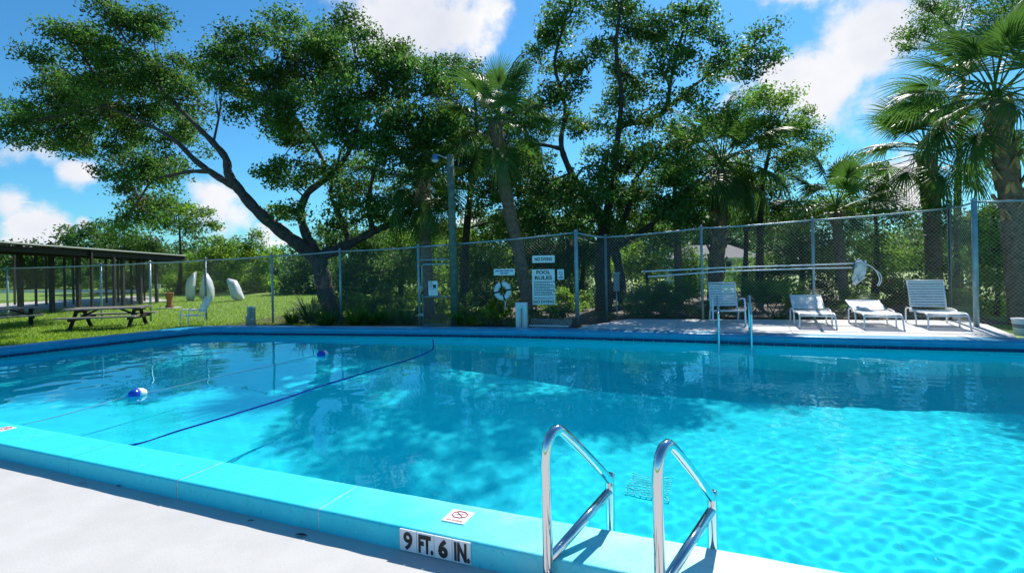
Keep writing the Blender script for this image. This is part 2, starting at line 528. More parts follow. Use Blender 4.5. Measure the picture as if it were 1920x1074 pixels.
# measured joint at (-2.55, 4.66) and every 1.42 m along the near edge
out_n = -near_nrm
s0 = (Vector((-2.51, 4.66, 0)) - A_nl).dot(near_dir)
step = 1.43
L = (A_nr - A_nl).length
ss = [0.0] + [s for s in [s0 + step*k for k in list(range(-12, 2)) + [5, 9]] if 0.3 < s < L-0.3] + [L]
for a, b in zip(ss[:-1], ss[1:]):
    coping_slab(A_nl + near_dir*(a+GAP), A_nl + near_dir*(b-GAP), out_n, out_n, 0.43, M_cyan, pool_o, bot=-0.02)
    if b < L: coping_slab(A_nl + near_dir*(b-GAP), A_nl + near_dir*(b+GAP), out_n, out_n, 0.427, M_mortar, pool_o, over=0.027, top=CZ-.003, bot=-.02, name='mortar_joint')


def run_slabs(pts, width, m, closed_len, bot=-0.02):
    """slabs following a polyline (inner edge), normals to its left"""
    cum = [0.0]
    for p, q in zip(pts[:-1], pts[1:]): cum.append(cum[-1] + (q-p).length)

    def P(s):
        for i in range(len(pts)-1):
            if s <= cum[i+1] or i == len(pts)-2:
                u = (s-cum[i]) / max(1e-6, cum[i+1]-cum[i]); d = (pts[i+1]-pts[i]).normalized()
                return pts[i].lerp(pts[i+1], u), Vector((-d.y, d.x, 0))
    out = []
    s = 0.0
    while s < cum[-1]-0.05:
        e = min(cum[-1], s + closed_len)
        pa, na = P(s); pb, nb = P(e)
        pm, nm_ = P((s+e)/2)
        na2 = P(max(0, s-0.01))[1] + P(min(cum[-1], s+0.01))[1]; nb2 = P(max(0, e-0.01))[1] + P(min(cum[-1], e+0.01))[1]
        coping_slab(pa, pb, na2.normalized(), nb2.normalized(), width, m, pool_o, bot=bot)
        out.append((pa, pb)); s = e
    return P, cum[-1]


farline = outline[1:-1]
run_slabs([A_nl, corner[0]], 0.40, M_bluepaint, 1.43)
run_slabs(corner, 0.40, M_bluepaint, 0.25)
Pfar, Lfar = run_slabs([p for p in farline[6:]], 0.40, M_bluepaint, 0.9)
run_slabs([C_fr, A_nr], 0.40, M_bluepaint, 1.43)
# waterline tiles on the far and left walls
tile_me = None
tb = MB(); tb.box((0, 0, 0), (0.214, 0.012, 0.075)); tile_me = tb.mesh('tile', M_navytile)


def tiles(P, L, n0=0.1):
    s = n0
    while s < L:
        p, nn = P(s)
        o = obj('tile', tile_me, pool_o, (p.x - nn.x*0.006, p.y - nn.y*0.006, WZ + 0.018))
        o.rotation_euler = (0, 0, math.atan2(-nn.x, nn.y))
        s += 0.22


tiles(Pfar, Lfar)
tiles(lambda s: (A_nl + dl*s, Vector((-dl.y, dl.x, 0))), (corner[0]-A_nl).length)
cumc = [0.0]
for p, q in zip(corner[:-1], corner[1:]):
    d = (q-p).normalized(); c_ = (p+q)/2; nn = Vector((-d.y, d.x, 0))
    o = obj('tile', tile_me, pool_o, (c_.x - nn.x*0.006, c_.y - nn.y*0.006, WZ+0.018)); o.rotation_euler = (0, 0, rz_of(d))

# water: a rippled sheet inside the outline
NXW, NYW = 1000, 400
farP = lambda s: Pfar(s)[0]
top_pts = [A_nl + (C_fl-A_nl)*0 for _ in range(1)]
sgrid = np.linspace(0, 1, NXW+1)
nearE = np.array([[*(A_nl + (A_nr-A_nl)*float(u))] for u in sgrid])
tot = (corner[0]-A_nl).length
# far edge runs along the far wall, starting at the far left corner; left edge is straight
farE = np.array([[*(C_fl if u == 0 else farP(float(u)*Lfar))] for u in sgrid])
tt = np.linspace(0, 1, NYW+1)
G = nearE[None, :, :]*(1-tt)[:, None, None] + farE[None, :, :]*tt[:, None, None]
X, Y = G[..., 0], G[..., 1]
Z = np.full_like(X, WZ)
wr = np.random.default_rng(3)
near_right = 1/(1+np.exp(-((X*0.55 - (Y-5.0)*0.95 - 0.3)/1.1)))      # breeze ruffles the near right part most
for k in range(60):
    lam = 0.12 * (9.0 ** wr.random()**1.5)
    th = wr.normal(2.3, 1.0)
    env = 0.75 + 0.45*np.sin(X*wr.uniform(.3, .8) + Y*wr.uniform(.3, .8) + wr.uniform(0, 6))
    if lam < 0.34: amp = lam * 0.00056 * (0.18 + 0.82*near_right)
    else: amp = lam * 0.00036
    Z += amp * env * np.sin((X*math.cos(th) + Y*math.sin(th)) * 2*math.pi/lam + wr.uniform(0, 6.28))
wm = bpy.data.meshes.new('water')
nv = (NXW+1)*(NYW+1)
wm.vertices.add(nv); wm.vertices.foreach_set('co', np.stack([X, Y, Z], -1).reshape(-1).astype(np.float32))
ii = (np.arange(NYW)[:, None]*(NXW+1) + np.arange(NXW)[None, :]).reshape(-1)
quads = np.stack([ii, ii+1, ii+NXW+2, ii+NXW+1], -1)
wm.loops.add(quads.size); wm.loops.foreach_set('vertex_index', quads.reshape(-1).astype(np.int32))
wm.polygons.add(len(quads)); wm.polygons.foreach_set('loop_start', np.arange(0, quads.size, 4, dtype=np.int32))
wm.polygons.foreach_set('use_smooth', np.ones(len(quads), bool))
wm.update(calc_edges=True); wm.materials.append(M_water)
water = obj('water', wm); tag(water, 'clear rippled water of the swimming pool', kind='structure')
water.cycles.is_caustics_caster = True
pool_o.cycles.is_caustics_receiver = True
sun_d.cycles.is_caustics_light = True

# ------------------------------------------------------------------ ground, decks
def poly_ring(name, inner, outer_r, z, m):
    """sheet with a hole: ring quads from the outline to a far circle"""
    c = Vector((0, 9, 0)); mb = MB(); k = len(inner)
    dense = []
    for i in range(k):
        a, b = inner[i], inner[(i+1) % k]
        mm_ = max(1, int((b-a).length/1.0))
        for j in range(mm_): dense.append(a.lerp(b, j/mm_))
    k = len(dense)
    radii = [0, 6, 30, outer_r]
    for r_ in range(4):
        for p in dense:
            d = (p - c).normalized()
            q = p if r_ == 0 else (p + d*radii[r_] if r_ < 3 else c + d*outer_r)
            mb.v.append((q.x, q.y, z))
    for r_ in range(3):
        for i in range(k):
            j = (i+1) % k
            mb.f.append((r_*k+i, r_*k+j, (r_+1)*k+j, (r_+1)*k+i)); mb.sm.append(False)
    return mb.build(name, m)


outer = inset(outline, 0.20)
g = poly_ring('ground', outer, 900, 0.0, M_lawn); tag(g, 'green lawn around the swimming pool', kind='structure')
# near deck: painted concrete in front of the near coping
mb = MB()
e0 = A_nl - near_dir*6 + out_n*0.30; e1 = A_nr + near_dir*6 + out_n*0.30
mb.quad((e0.x, e0.y, 0.004), (e0.x+out_n.x*14, e0.y+out_n.y*14, 0.004), (e1.x+out_n.x*14, e1.y+out_n.y*14, 0.004), (e1.x, e1.y, 0.004))
o = mb.build('near_deck', M_deck); tag(o, 'pale painted concrete deck in the foreground', kind='structure')
# far deck: slabs between the far coping and the fence
fd_in = [Pfar(s)[0] + Pfar(s)[1]*0.395 for s in np.linspace(9.0, Lfar, 30)]
b_l, b_m, b_r = on(1088, 612, 0.14), on(1180, 598, 0.14), on(1800, 600, 0.14)
b_r2, b_r3 = on(1850, 608, 0.14), on(1905, 629, 0.14)
far_deck = tag(obj('far_deck', None), 'sunlit concrete deck behind the far coping', kind='structure')
back = [b_m.lerp(b_r, k/6) for k in range(7)]
front = []
for p in back:
    best = min(fd_in, key=lambda q: abs((q-p).dot(near_dir))); front.append(best)
polys = [[b_l, front[0], back[0]]]
for i in range(6): polys.append([front[i], front[i+1], back[i+1], back[i]])
polys.append([front[6], b_r3, b_r2, back[6]])
for pl in polys:
    c_ = sum((Vector((p.x, p.y, 0)) for p in pl), Vector())/len(pl)
    mb = MB(); k = len(pl)
    pts = []
    for p in pl:
        q = Vector((p.x, p.y, 0)); d = (c_-q).normalized(); q = q + d*0.008; pts.append(q)
    mb.v = [(p.x, p.y, 0.14) for p in pts] + [(p.x, p.y, 0.0) for p in pts]
    mb.f = [tuple(range(k))] + [(i, k+i, k+(i+1) % k, (i+1) % k) for i in range(k)]; mb.sm = [False]*len(mb.f)
    mb.build('deck_slab', M_fardeck, far_deck)
# planting bed of soil and litter along the fence
mb = MB()
bed = [on(400, 612, 0.004), on(620, 607, 0.004), on(800, 614.5, 0.004), on(1080, 613, 0.004), on(1180, 600, 0.004), on(1500, 596, 0.004), on(1900, 606, .004)]
for a, b in zip(bed[:-1], bed[1:]):
    f_ = 0.0
    dp_ = 3.4 if a.x < -4 else 9.0
    a2, b2 = a + Vector((0.26*dp_, dp_, 0)), b + Vector((0.26*dp_, dp_, 0))
    a1, b1 = a + Vector((-.1, -.35, 0)), b + Vector((-.1, -.35, 0))
    mb.quad((a1.x, a1.y, 0.006), (b1.x, b1.y, 0.006), (b2.x, b2.y, 0.006), (a2.x, a2.y, 0.006))
o = mb.build('planting_bed', M_soil); tag(o, 'dark soil and leaf litter along the fence', kind='structure')
# ------------------------------------------------------------------ foliage helpers
def leaf_mesh(name, C, size, m, tint, up=0.5, seed=1, aspect=0.5, dirs=None):
    """one rhombic leaf per centre in C (N,3); tint (N,3)"""
    r = np.random.default_rng(seed); N = len(C)
    d = r.normal(size=(N, 3)) if dirs is None else dirs
    d /= np.linalg.norm(d, axis=1, keepdims=True) + 1e-9
    nn = r.normal(size=(N, 3)); nn[:, 2] += up*2
    w = np.cross(d, nn); w /= np.linalg.norm(w, axis=1, keepdims=True) + 1e-9
    sz = size * r.uniform(0.65, 1.3, size=(N, 1))
    fold = np.cross(d, w) * sz * 0.12
    V = np.empty((N, 4, 3), np.float32)
    V[:, 0] = C - d*sz*0.5; V[:, 2] = C + d*sz*0.5
    V[:, 1] = C + w*sz*aspect*0.5 + fold; V[:, 3] = C - w*sz*aspect*0.5 + fold
    me = bpy.data.meshes.new(name)
    me.vertices.add(N*4); me.vertices.foreach_set('co', V.reshape(-1))
    me.loops.add(N*4); me.loops.foreach_set('vertex_index', np.arange(N*4, dtype=np.int32))
    me.polygons.add(N); me.polygons.foreach_set('loop_start', np.arange(0, N*4, 4, dtype=np.int32))
    me.update(calc_edges=True)
    a = me.color_attributes.new('tint', 'FLOAT_COLOR', 'POINT')
    col = np.ones((N, 4, 4), np.float32); col[:, :, :3] = tint[:, None, :]
    a.data.foreach_set('color', col.reshape(-1))
    me.materials.append(m)
    return me


def lobe_leaves(lobes, per_m2, clump_r, r, leaves_per=66, flat=0.65):
    """lobes: list of (Vector centre, radius). Leaves gathered in clumps through the lobe volume. Returns centres, tints, clump centres"""
    Cs, Ts, K = [], [], []
    for c, R in lobes:
        c = np.array(c)
        nl = int(per_m2 * R * R)
        nc = max(3, int(nl/leaves_per))
        dirs = r.normal(size=(nc, 3)); dirs /= np.linalg.norm(dirs, axis=1, keepdims=True)
        rad = R * r.random((nc, 1))**0.40 * r.uniform(0.8, 1.22, (nc, 1))
        cc = c + dirs*rad*np.array([1, 1, 0.85])
        K.append(cc)
        cnt = r.poisson(leaves_per, nc).clip(4)
        idx = np.repeat(np.arange(nc), cnt)
        off = r.normal(size=(len(idx), 3)).clip(-1.7, 1.7) * clump_r*np.array([.46, .46, .46*flat])*r.uniform(.7, 1.25, (nc, 1))[idx]
        P = cc[idx] + off
        b = r.uniform(0.62, 1.35, nc); hue = r.normal(-0.02, 0.07, nc)
        tt_ = np.stack([b*(1+hue), b, b*(1-hue*0.8)], -1)[idx] * r.uniform(0.8, 1.2, (len(idx), 1))
        Cs.append(P); Ts.append(tt_.clip(0.2, 2.2))
    return np.concatenate(Cs), np.concatenate(Ts), K


def tree(name, label, cat, D, limbs, lobes, m, per=1500, lper=66, flat=.65, leaf=0.11, clump=0.42, group=None, trunk_m=None, seed=1, twigs=5, depth=1.6, moss=0, px_scale=True):
    """limbs: [([(px,py,dD),...], r0, r1)], first is the trunk; lobes: [(px,py,rpx[,dD])] measured in the photo at distance D"""
    r = np.random.default_rng(seed); rr = random.Random(seed)
    p0 = limbs[0][0][0]
    base = at(p0[0], p0[1], D + p0[2]); base.z = 0.0
    root = thing(name, label, cat, base, group=group)
    mb = MB(); nodes = []
    for pts, r0, r1 in limbs:
        W_ = [at(x, y, D+dd) for x, y, dd in pts]
        sp = [Vector(tuple(q)) for q in spline([tuple(w) for w in W_], 4)]
        k = len(sp); rs = [r0 + (r1-r0)*(i/(k-1))**0.8 for i in range(k)]
        rs = [q*(1 + 0.10*math.sin(i*2.1+seed)) for i, q in enumerate(rs)]
        mb.tube([p - base for p in sp], rs, 10)
        nodes += [(p, q) for p, q in zip(sp, rs)]
    L_ = []
    for lb in lobes:
        x, y, R = lb[:3]; dd = lb[3] if len(lb) > 3 else rr.uniform(-depth, depth)
        sc = (D+dd)/F
        L_.append((tuple(at(x, y, D+dd) - base), R*sc))
    C, T, K = lobe_leaves(L_, per*1.55, clump, r, lper, flat)
    for (c, R), cc in zip(L_, K):
        c = Vector(c)
        # a branch from the nearest limb node into the lobe, twigs out to some clumps
        nd, q = min(nodes, key=lambda n_: ((n_[0]-base)-c).length)
        nd = nd - base
        mid = nd.lerp(c, 0.5) + Vector((rr.uniform(-.25, .25), rr.uniform(-.25, .25), rr.uniform(-.1, .3)))*R
        rb = min(q*0.6, 0.03 + 0.02*R)
        path = [Vector(tuple(v)) for v in spline([tuple(nd), tuple(mid), tuple(c)], 3)]
        mb.tube(path, [rb + (0.012-rb)*i/(len(path)-1) for i in range(len(path))], 5, cap=False)
        for _ in range(min(twigs, len(cc))):
            e = Vector(cc[rr.randrange(len(cc))]); s_ = path[rr.randrange(2, len(path))]
            mm_ = s_.lerp(e, 0.5) + Vector((rr.uniform(-.2, .2), rr.uniform(-.2, .2), rr.uniform(-.1, .25)))*R*0.5
            mb.tube([s_, mm_, e], [0.016, 0.010, 0.004], 4, cap=False)
    mb.build('trunk', trunk_m or M_bark, root)
    crown = obj('crown', leaf_mesh('crown', C, leaf, m, T, seed=seed), root)
    if moss:
        pc = []; td = []
        allK = np.concatenate(K)
        for _ in range(moss):
            p = allK[r.integers(len(allK))]; ln = r.uniform(0.4, 1.3)
            k = int(ln*60)
            z = r.random(k)**0.8*ln
            pc.append(np.stack([p[0]+r.normal(0, .035, k), p[1]+r.normal(0, .035, k), p[2]-z], -1))
        pc = np.concatenate(pc); dr = r.normal(size=pc.shape)*0.25; dr[:, 2] -= 1
        hm = obj('hanging_moss', leaf_mesh('hanging_moss', pc, 0.10, M_moss, np.ones_like(pc)*r.uniform(.6, 1.2, (len(pc), 1)), dirs=dr, aspect=0.10, seed=seed+5), root); hm['kind'] = 'stuff'
    return root


# ------------------------------------------------------------------ palms
def frond_mesh(kind, seed):
    r = random.Random(seed); mb = MB()
    plen = {0: 1.05, 1: 1.15, 2: 1.0}[kind]
    droop = {0: 0.10, 1: 0.28, 2: 0.5}[kind]
    # petiole
    P = [Vector((plen*u, 0, -droop*0.45*u*u)) for u in np.linspace(0, 1, 5)]
    me_v = []; cols = []
    mb.tube(P, [0.026, 0.021, 0.018, 0.015, 0.012], 4, cap=False)
    npet = len(mb.v)
    hub = P[-1]; ax = (P[-1]-P[-2]).normalized()
    NL = 46
    for i in range(NL):
        a = math.radians(-122 + 244*(i+0.5)/NL) + r.uniform(-.02, .02)
        start = hub + ax*(0.25*max(0, math.cos(a*0.7)))       # the costa carries the middle leaflets further out
        ln = (0.98 - 0.30*abs(a)/2.1) * r.uniform(0.9, 1.08)
        d = Vector((math.cos(a)*ax.x, math.sin(a), math.cos(a)*ax.z + 0.16*abs(math.sin(a)))).normalized()
        side = Vector((-d.y, d.x, 0.0)).normalized()
        w = 0.019
        fold = Vector((0, 0, 0.5)) * (1 if i % 2 else -1)
        g = (0.30 + droop*0.75) * r.uniform(0.75, 1.25)
        pts = []
        for u in (0, 0.35, 0.62, 0.83, 1.0):
            pts.append(start + d*ln*u*(1 - 0.18*g*u) + Vector((0, 0, -1))*g*ln*u**2.6)
        ws = (0.5, 1.0, 0.9, 0.45, 0.04)
        sd = (side + fold*0.5).normalized()
        b = len(mb.v)
        for p, ww in zip(pts, ws):
            mb.v.append(tuple(p + sd*w*ww)); mb.v.append(tuple(p - sd*w*ww))
        for k in range(4):
            mb.f.append((b+2*k, b+2*k+1, b+2*k+3, b+2*k+2)); mb.sm.append(False)
    me = mb.mesh('frond', M_palm)
    a = me.color_attributes.new('tint', 'FLOAT_COLOR', 'POINT')
    col = np.ones((len(mb.v), 4), np.float32)
    j = r.uniform(0.8, 1.2)
    col[:, :3] *= j
    col[:npet, :3] = (1.9, 1.5, 1.1)
    a.data.foreach_set('color', col.reshape(-1))
    return me


FRONDS = {k: [frond_mesh(k, 10*k+s) for s in range(3)] for k in range(3)}
DEAD = None


def palm(label, D, trunk, crown, r0, r1, n, scale, seed, boots=0.0, low=-50, name='sabal_palm', hang=0):
    """trunk: [(px,py)] from the ground up at distance D; crown: (px,py) of the growing point"""
    rr = random.Random(seed)
    W_ = [at(x, y, D) for x, y in trunk]
    base = Vector((W_[0].x, W_[0].y, 0)); W_[0].z = min(W_[0].z, 0)
    root = thing(name, label, 'palm tree', base, group='sabal palms around the pool')
    sp = [Vector(tuple(p)) - base for p in spline([tuple(w) for w in W_], 6)]
    mb = MB(); k = len(sp)
    mb.tube(sp, [(r0 + (r1-r0)*i/(k-1))*(1+0.04*math.sin(i*1.7)) for i in range(k)], 14)
    mb.build('trunk', M_palmbark, root)
    hd = at(crown[0], crown[1], D) - base
    # old leaf bases, criss-crossed round the upper trunk
    if boots > 0:
        bb = MB(); tot = (sp[-1]-sp[0]).length
        cnt = int(boots*46)
        for i in range(cnt):
            u = 1 - boots * (i/cnt)
            f_ = u*(k-1); q = int(f_); p = sp[min(q, k-1)].lerp(sp[min(q+1, k-1)], f_-q)
            rad = r0 + (r1-r0)*u
            a = i*2.399963
            o_ = Vector((math.cos(a), math.sin(a), 0)); s_ = Vector((-o_.y, o_.x, 0))
            for sgn in (-1, 1):      # the split base makes a V
                b0 = p + o_*rad*0.9 + s_*sgn*0.085 + Vector((0, 0, -0.10)); b1 = p + o_*(rad+0.10) + s_*sgn*0.012 + Vector((0, 0, 0.17))
                bb.bar(b0, b1, 0.085, 0.035)
        bb.build('leaf_bases', M_boot, root)
    for i in range(n):
        u = (i+0.5)/n
        el = 82 - (82-low)*u**0.95 + rr.uniform(-8, 8)
        az = i*2.399963 + rr.uniform(-.2, .2)
        kind = 0 if el > 40 else (1 if el > -5 else 2)
        fr = obj('frond', FRONDS[kind][rr.randrange(3)], root, hd + Vector((rr.uniform(-.05, .05), rr.uniform(-.05, .05), rr.uniform(-.25, .05))))
        fr.rotation_euler = (rr.uniform(-.5, .5), -math.radians(el), az)
        s_ = scale*rr.uniform(0.88, 1.12); fr.scale = (s_, s_, s_)
    for i in range(hang):
        fr = obj('dead_frond', FRONDS[2][i % 3], root, hd + Vector((0, 0, -0.3)))
        fr.rotation_euler = (rr.uniform(-.5, .5), math.radians(rr.uniform(66, 82)), rr.uniform(0, 6.28)); fr.scale = (scale*.8,)*3
    return root


# ------------------------------------------------------------------ fence
def vplane(pa, pb, x, y, off=0.0):
    """point where the view ray through pixel x,y meets the vertical plane through pa and pb, moved off metres towards the camera"""
    a, b = ray(x, y); d = Vector((a, 1, -b))
    nn = Vector((pb.y-pa.y, -(pb.x-pa.x), 0)).normalized()
    if nn.y > 0: nn = -nn
    o_ = Vector((0, 0, EYE)); p0 = Vector((pa.x, pa.y, 0)) + nn*off
    tt_ = (p0-o_).dot(nn)/d.dot(nn)
    return o_ + d*tt_


def post_at(x, yb, yt, z=0.0):
    b = on(x, yb, z); D = b.y
    tz = at(x, yt, D).z
    return b, tz


def wire_mesh(a, ha, b, hb, za, zb, pitch=0.088, r=0.0027):
    mb = MB(); L_ = Vector((b.x-a.x, b.y-a.y, 0)).length; H_ = (ha-za+hb-zb)/2
    n_ = Vector((b.y-a.y, -(b.x-a.x), 0)).normalized()

    def P(s, t_, k):
        u = s/L_; p = a.lerp(b, u); z0 = za+(zb-za)*u; z1 = ha+(hb-ha)*u
        return Vector((p.x, p.y, z0 + (z1-z0)*t_/H_)) + n_*k*0.003
    c = -H_
    while c < L_:
        for sg in (1, -1):
            s0, t0, s1, t1 = c, 0.0, c+H_, H_
            if s0 < 0: t0 = -s0; s0 = 0
            if s1 > L_: t1 = H_-(s1-L_); s1 = L_
            if t1-t0 > 0.02:
                if sg < 0: t0, t1 = H_-t0, H_-t1
                mb.tube([P(s0, t0, sg), P(s1, t1, sg)], r, 3, cap=False, smooth=False)
        c += pitch
    return mb


FENCE = []


def fence(label, posts, thick=(), rail=True, mesh=True, skip=(), wr_=0.0016):
    """posts: [(base Vector, top z, base z)]"""
    root = thing('chain_link_fence', label, 'fence', (posts[0][0].x, posts[0][0].y, 0))
    o_ = root.location.copy()
    for i, (b, tz, bz) in enumerate(posts):
        r_ = 0.055 if i in thick else 0.034
        mb = MB()
        mb.tube([Vector((b.x, b.y, bz))-o_, Vector((b.x, b.y, tz+0.04))-o_], r_, 12)
        mb.lathe([(r_+.006, tz+.03), (r_+.008, tz+.05), (r_*.6, tz+.08), (0.002, tz+.09)], 12, Matrix.Translation(Vector((b.x, b.y, 0))-o_))
        po = mb.build('post', M_galv, root)
        kb = MB()
        for q in (0.15, 0.38, 0.62, 0.86):
            z = bz + (tz-bz)*q
            kb.lathe([(r_+.001, z-.012), (r_+.006, z-.012), (r_+.006, z+.012), (r_+.001, z+.012)], 10, Matrix.Translation(Vector((b.x, b.y, 0))-o_))
        kb.build('tie_band', M_galv, po)
    for i in range(len(posts)-1):
        if i in skip: continue
        (a, ta, za), (b, tb_, zb) = posts[i], posts[i+1]
        mb = MB(); n_ = 5
        pts = [Vector((a.x, a.y, ta)).lerp(Vector((b.x, b.y, tb_)), k/n_)-o_ - Vector((0, 0, 0.02*math.sin(math.pi*k/n_))) for k in range(n_+1)]
        mb.tube(pts, 0.021, 8); mb.build('top_rail', M_galv, root)
        if mesh:
            w = wire_mesh(a-o_, ta-0.02, b-o_, tb_-0.02, za+0.03, zb+0.03, r=wr_)
            wo_ = w.build('wire_mesh', M_wire, root); wo_['kind'] = 'stuff'
    return root


pA = [(*post_at(387, 602, 488), 0), (*post_at(512, 606, 480), 0), (*post_at(640, 608, 471), 0), (*post_at(787, 613, 463), 0)]
pG = [(*post_at(853, 613, 458), 0), (*post_at(1083, 611, 436), 0)]
pL = [(*post_at(-180, 596, 512), 0), (*post_at(15, 598, 503), 0), (*post_at(191, 600, 497), 0), (*post_at(283, 602, 493), 0), pA[0]]
pB = [(*post_at(1138, 600, 445, .14), .05), (*post_at(1318, 597, 428, .14), .14), (*post_at(1527, 598, 413, .14), .14), (*post_at(1783, 600, 391, .14), .14)]
pC = [pB[-1], (*post_at(1831, 612, 379, .14), .10), (*post_at(2080, 622, 366, .10), .05)]
fence('grey chain link fence beside the planting bed, left of the gate', pA, wr_=0.0016)
fence('grey chain link fence stretching in front of the picnic pavilion', pL[:-1] + [pA[0]], wr_=0.0009)
fence('grey chain link fence carrying the pool rules sign', pG, thick=(1,))
fence('grey chain link fence behind the sun loungers', pB, wr_=0.0019)
fence('tall grey chain link fence corner at the far right', pC, thick=(1,))
# short return between the two middle fences
fence('narrow grey chain link fence panel beside the big tree trunk', [pG[1], pB[0]])

# gate between the posts left of the light pole
ga, gb = pA[3][0], pG[0][0]
gd = (gb-ga).normalized()
gate = thing('fence_gate', 'chain link gate with a small notice beside the wooden pole', 'gate', (ga.x, ga.y, 0))
A_ = gd*0.10; B_ = gd*((gb-ga).length-0.08)
gt = vplane(ga, gb, 820, 495).z; gm = vplane(ga, gb, 820, 556).z; gtop = vplane(ga, gb, 820, 487).z
mb = MB()
mb.tube([A_ + Vector((0, 0, .06)), A_ + Vector((0, 0, gt-.05)), A_ + gd*.05 + Vector((0, 0, gt)), B_ - gd*.05 + Vector((0, 0, gt)), B_ + Vector((0, 0, gt-.05)), B_ + Vector((0, 0, .06)), A_ + Vector((0, 0, .06))], 0.021, 8)
mb.tube([A_ + Vector((0, 0, gm)), B_ + Vector((0, 0, gm))], 0.018, 8)
mb.build('gate_frame', M_galv, gate)
mb = MB(); mb.tube([Vector((0, 0, gtop)), gb-ga+Vector((0, 0, gtop))], 0.02, 8); mb.build('header_rail', M_galv, gate)
w = wire_mesh(A_.copy(), gt, B_.copy(), gt, .08, .08).build('wire_mesh', M_wire, gate); w['kind'] = 'stuff'
w = wire_mesh(Vector((0, 0, 0)), pA[3][1]-.02, gb-ga, pG[0][1]-.02, gtop, gtop).build('wire_mesh', M_wire, gate); w['kind'] = 'stuff'
mb = MB(); mb.tube([Vector((0, 0, pA[3][1])), gb-ga+Vector((0, 0, pG[0][1]))], 0.021, 8); mb.build('top_rail', M_galv, gate)
mb = MB()
for z in (0.35, gm+.25): mb.box(A_*0.5+Vector((0, -.02, z)), (0.12, 0.05, 0.06))
mb.build('hinge', M_galv, gate)
mb = MB(); mb.box(A_+Vector((0.02, -.035, gm+.12)), (0.09, 0.04, 0.10)); mb.build('latch', M_blackpost, gate)

# ------------------------------------------------------------------ lettering and signs
DG = bpy.context.evaluated_depsgraph_get
def text_mesh(s, height, width, m, bold=0.0):
    cu = bpy.data.curves.new('t', 'FONT'); cu.body = s; cu.size = 1.0; cu.offset = bold; cu.resolution_u = 3
    cu.align_x = 'CENTER'; cu.align_y = 'CENTER'; cu.extrude = 0.0
    o_ = bpy.data.objects.new('t', cu); COL.objects.link(o_)
    dg = DG(); dg.update()
    me = bpy.data.meshes.new_from_object(o_.evaluated_get(dg))
    bpy.data.objects.remove(o_); bpy.data.curves.remove(cu)
    co = np.array([v.co[:] for v in me.vertices])
    lo, hi = co.min(0), co.max(0)
    sx = width/(hi[0]-lo[0]); sy = height/(hi[1]-lo[1]); c_ = (lo+hi)/2
    # x stays, y becomes z; the print stands 2 mm proud
    for v, p in zip(me.vertices, co): v.co = ((p[0]-c_[0])*sx, 0, (p[1]-c_[1])*sy)
    me.materials.clear(); me.materials.append(m)
    return me


def sign(name, label, x0, y0, x1, y1, pa, pb, off=0.06, prints=(), thick=0.012, m=None, dy=0.0):
    """flat board hung on the fence plane pa-pb; prints: (text, cx, cy, h, w, material, bold) as fractions of the board"""
    tl, br = vplane(pa, pb, x0, y0, off), vplane(pa, pb, x1, y1 + dy, off)
    tr = vplane(pa, pb, x1, y0, off)
    w_ = Vector((tr.x-tl.x, tr.y-tl.y, 0)).length; c_ = (tl+br)/2; h_ = tl.z - vplane(pa, pb, x0, y1, off).z
    d = Vector((tr.x-tl.x, tr.y-tl.y, 0))
    root = thing(name, label, 'sign', c_, rz_of(d))
    mb = MB(); mb.box((0, 0, 0), (w_, thick, h_)); mb.build('board', m or M_signwhite, root)
    for pr in prints:
        if pr[0] == '#bar':
            _, cx, cy, hh, ww, mm_ = pr
            b = MB(); b.box(((cx-.5)*w_, -thick/2-.002, (.5-cy)*h_), (ww*w_, 0.003, hh*h_)); b.build('print', mm_, root)
        elif pr[0] == '#ring':
            _, cx, cy, rr_, mm_ = pr
            b = MB(); R = rr_*w_
            b.tube([Vector(((cx-.5)*w_+R*math.cos(a), -thick/2-.002, (.5-cy)*h_+R*math.sin(a))) for a in np.linspace(0, 2*math.pi, 17)], R*.11, 5)
            b.tube([Vector(((cx-.5)*w_-R*.7, -thick/2-.002, (.5-cy)*h_+R*.7)), Vector(((cx-.5)*w_+R*.7, -thick/2-.002, (.5-cy)*h_-R*.7))], R*.11, 5)
            b.build('symbol', mm_, root)
        else:
            s_, cx, cy, hh, ww, mm_, bd = pr
            obj('lettering', text_mesh(s_, hh*h_, ww*w_, mm_, bd), root, ((cx-.5)*w_, -thick/2-.003, (.5-cy)*h_))
    return root


fa, fb = pG[0][0], pG[1][0]
rs_ = random.Random(5)
lines = []
for i in range(9):
    y_ = 0.355 + i*0.0455
    x_ = 0.08
    while x_ < (0.92 if i % 3 != 1 else 0.78):
        wl = rs_.uniform(.04, .11)
        lines.append(('#bar', x_+wl/2, y_, 0.020, wl, M_black)); x_ += wl+0.018
sign('pool_rules_sign', 'large white pool rules sign with black lettering on the fence', 998, 505, 1040.5, 571, fa, fb,
     prints=[('POOL', .5, .085, .105, .62, M_black, .03), ('RULES', .5, .24, .11, .76, M_black, .03),
             ('MAXIMUM POOL DEPTH', .5, .815, .033, .86, M_black, .02), ('NO DIVING', .5, .915, .085, .90, M_black, .02)] + lines)
sign('no_diving_sign', 'narrow white no diving sign above the large rules sign', 998, 479, 1040, 492.5, fa, fb,
     prints=[('NO DIVING', .5, .5, .50, .78, M_black, .03)])
sign('no_smoking_sign', 'small white sign with a circular symbol right of the rules sign', 1045, 505, 1057.5, 524, fa, fb,
     prints=[('#ring', .5, .36, .26, M_black), ('#bar', .5, .66, .05, .22, M_black), ('#bar', .5, .80, .10, .68, M_black)])
prt = []
for y_, ws in ((.3, (.16, .20, .26, .14)), (.68, (.16, .20))):
    x_ = .5-sum(ws)/2-.03*(len(ws)-1)/2
    for wl in ws: prt.append(('#bar', x_+wl/2, y_, .20, wl, M_bluesm)); x_ += wl+.03
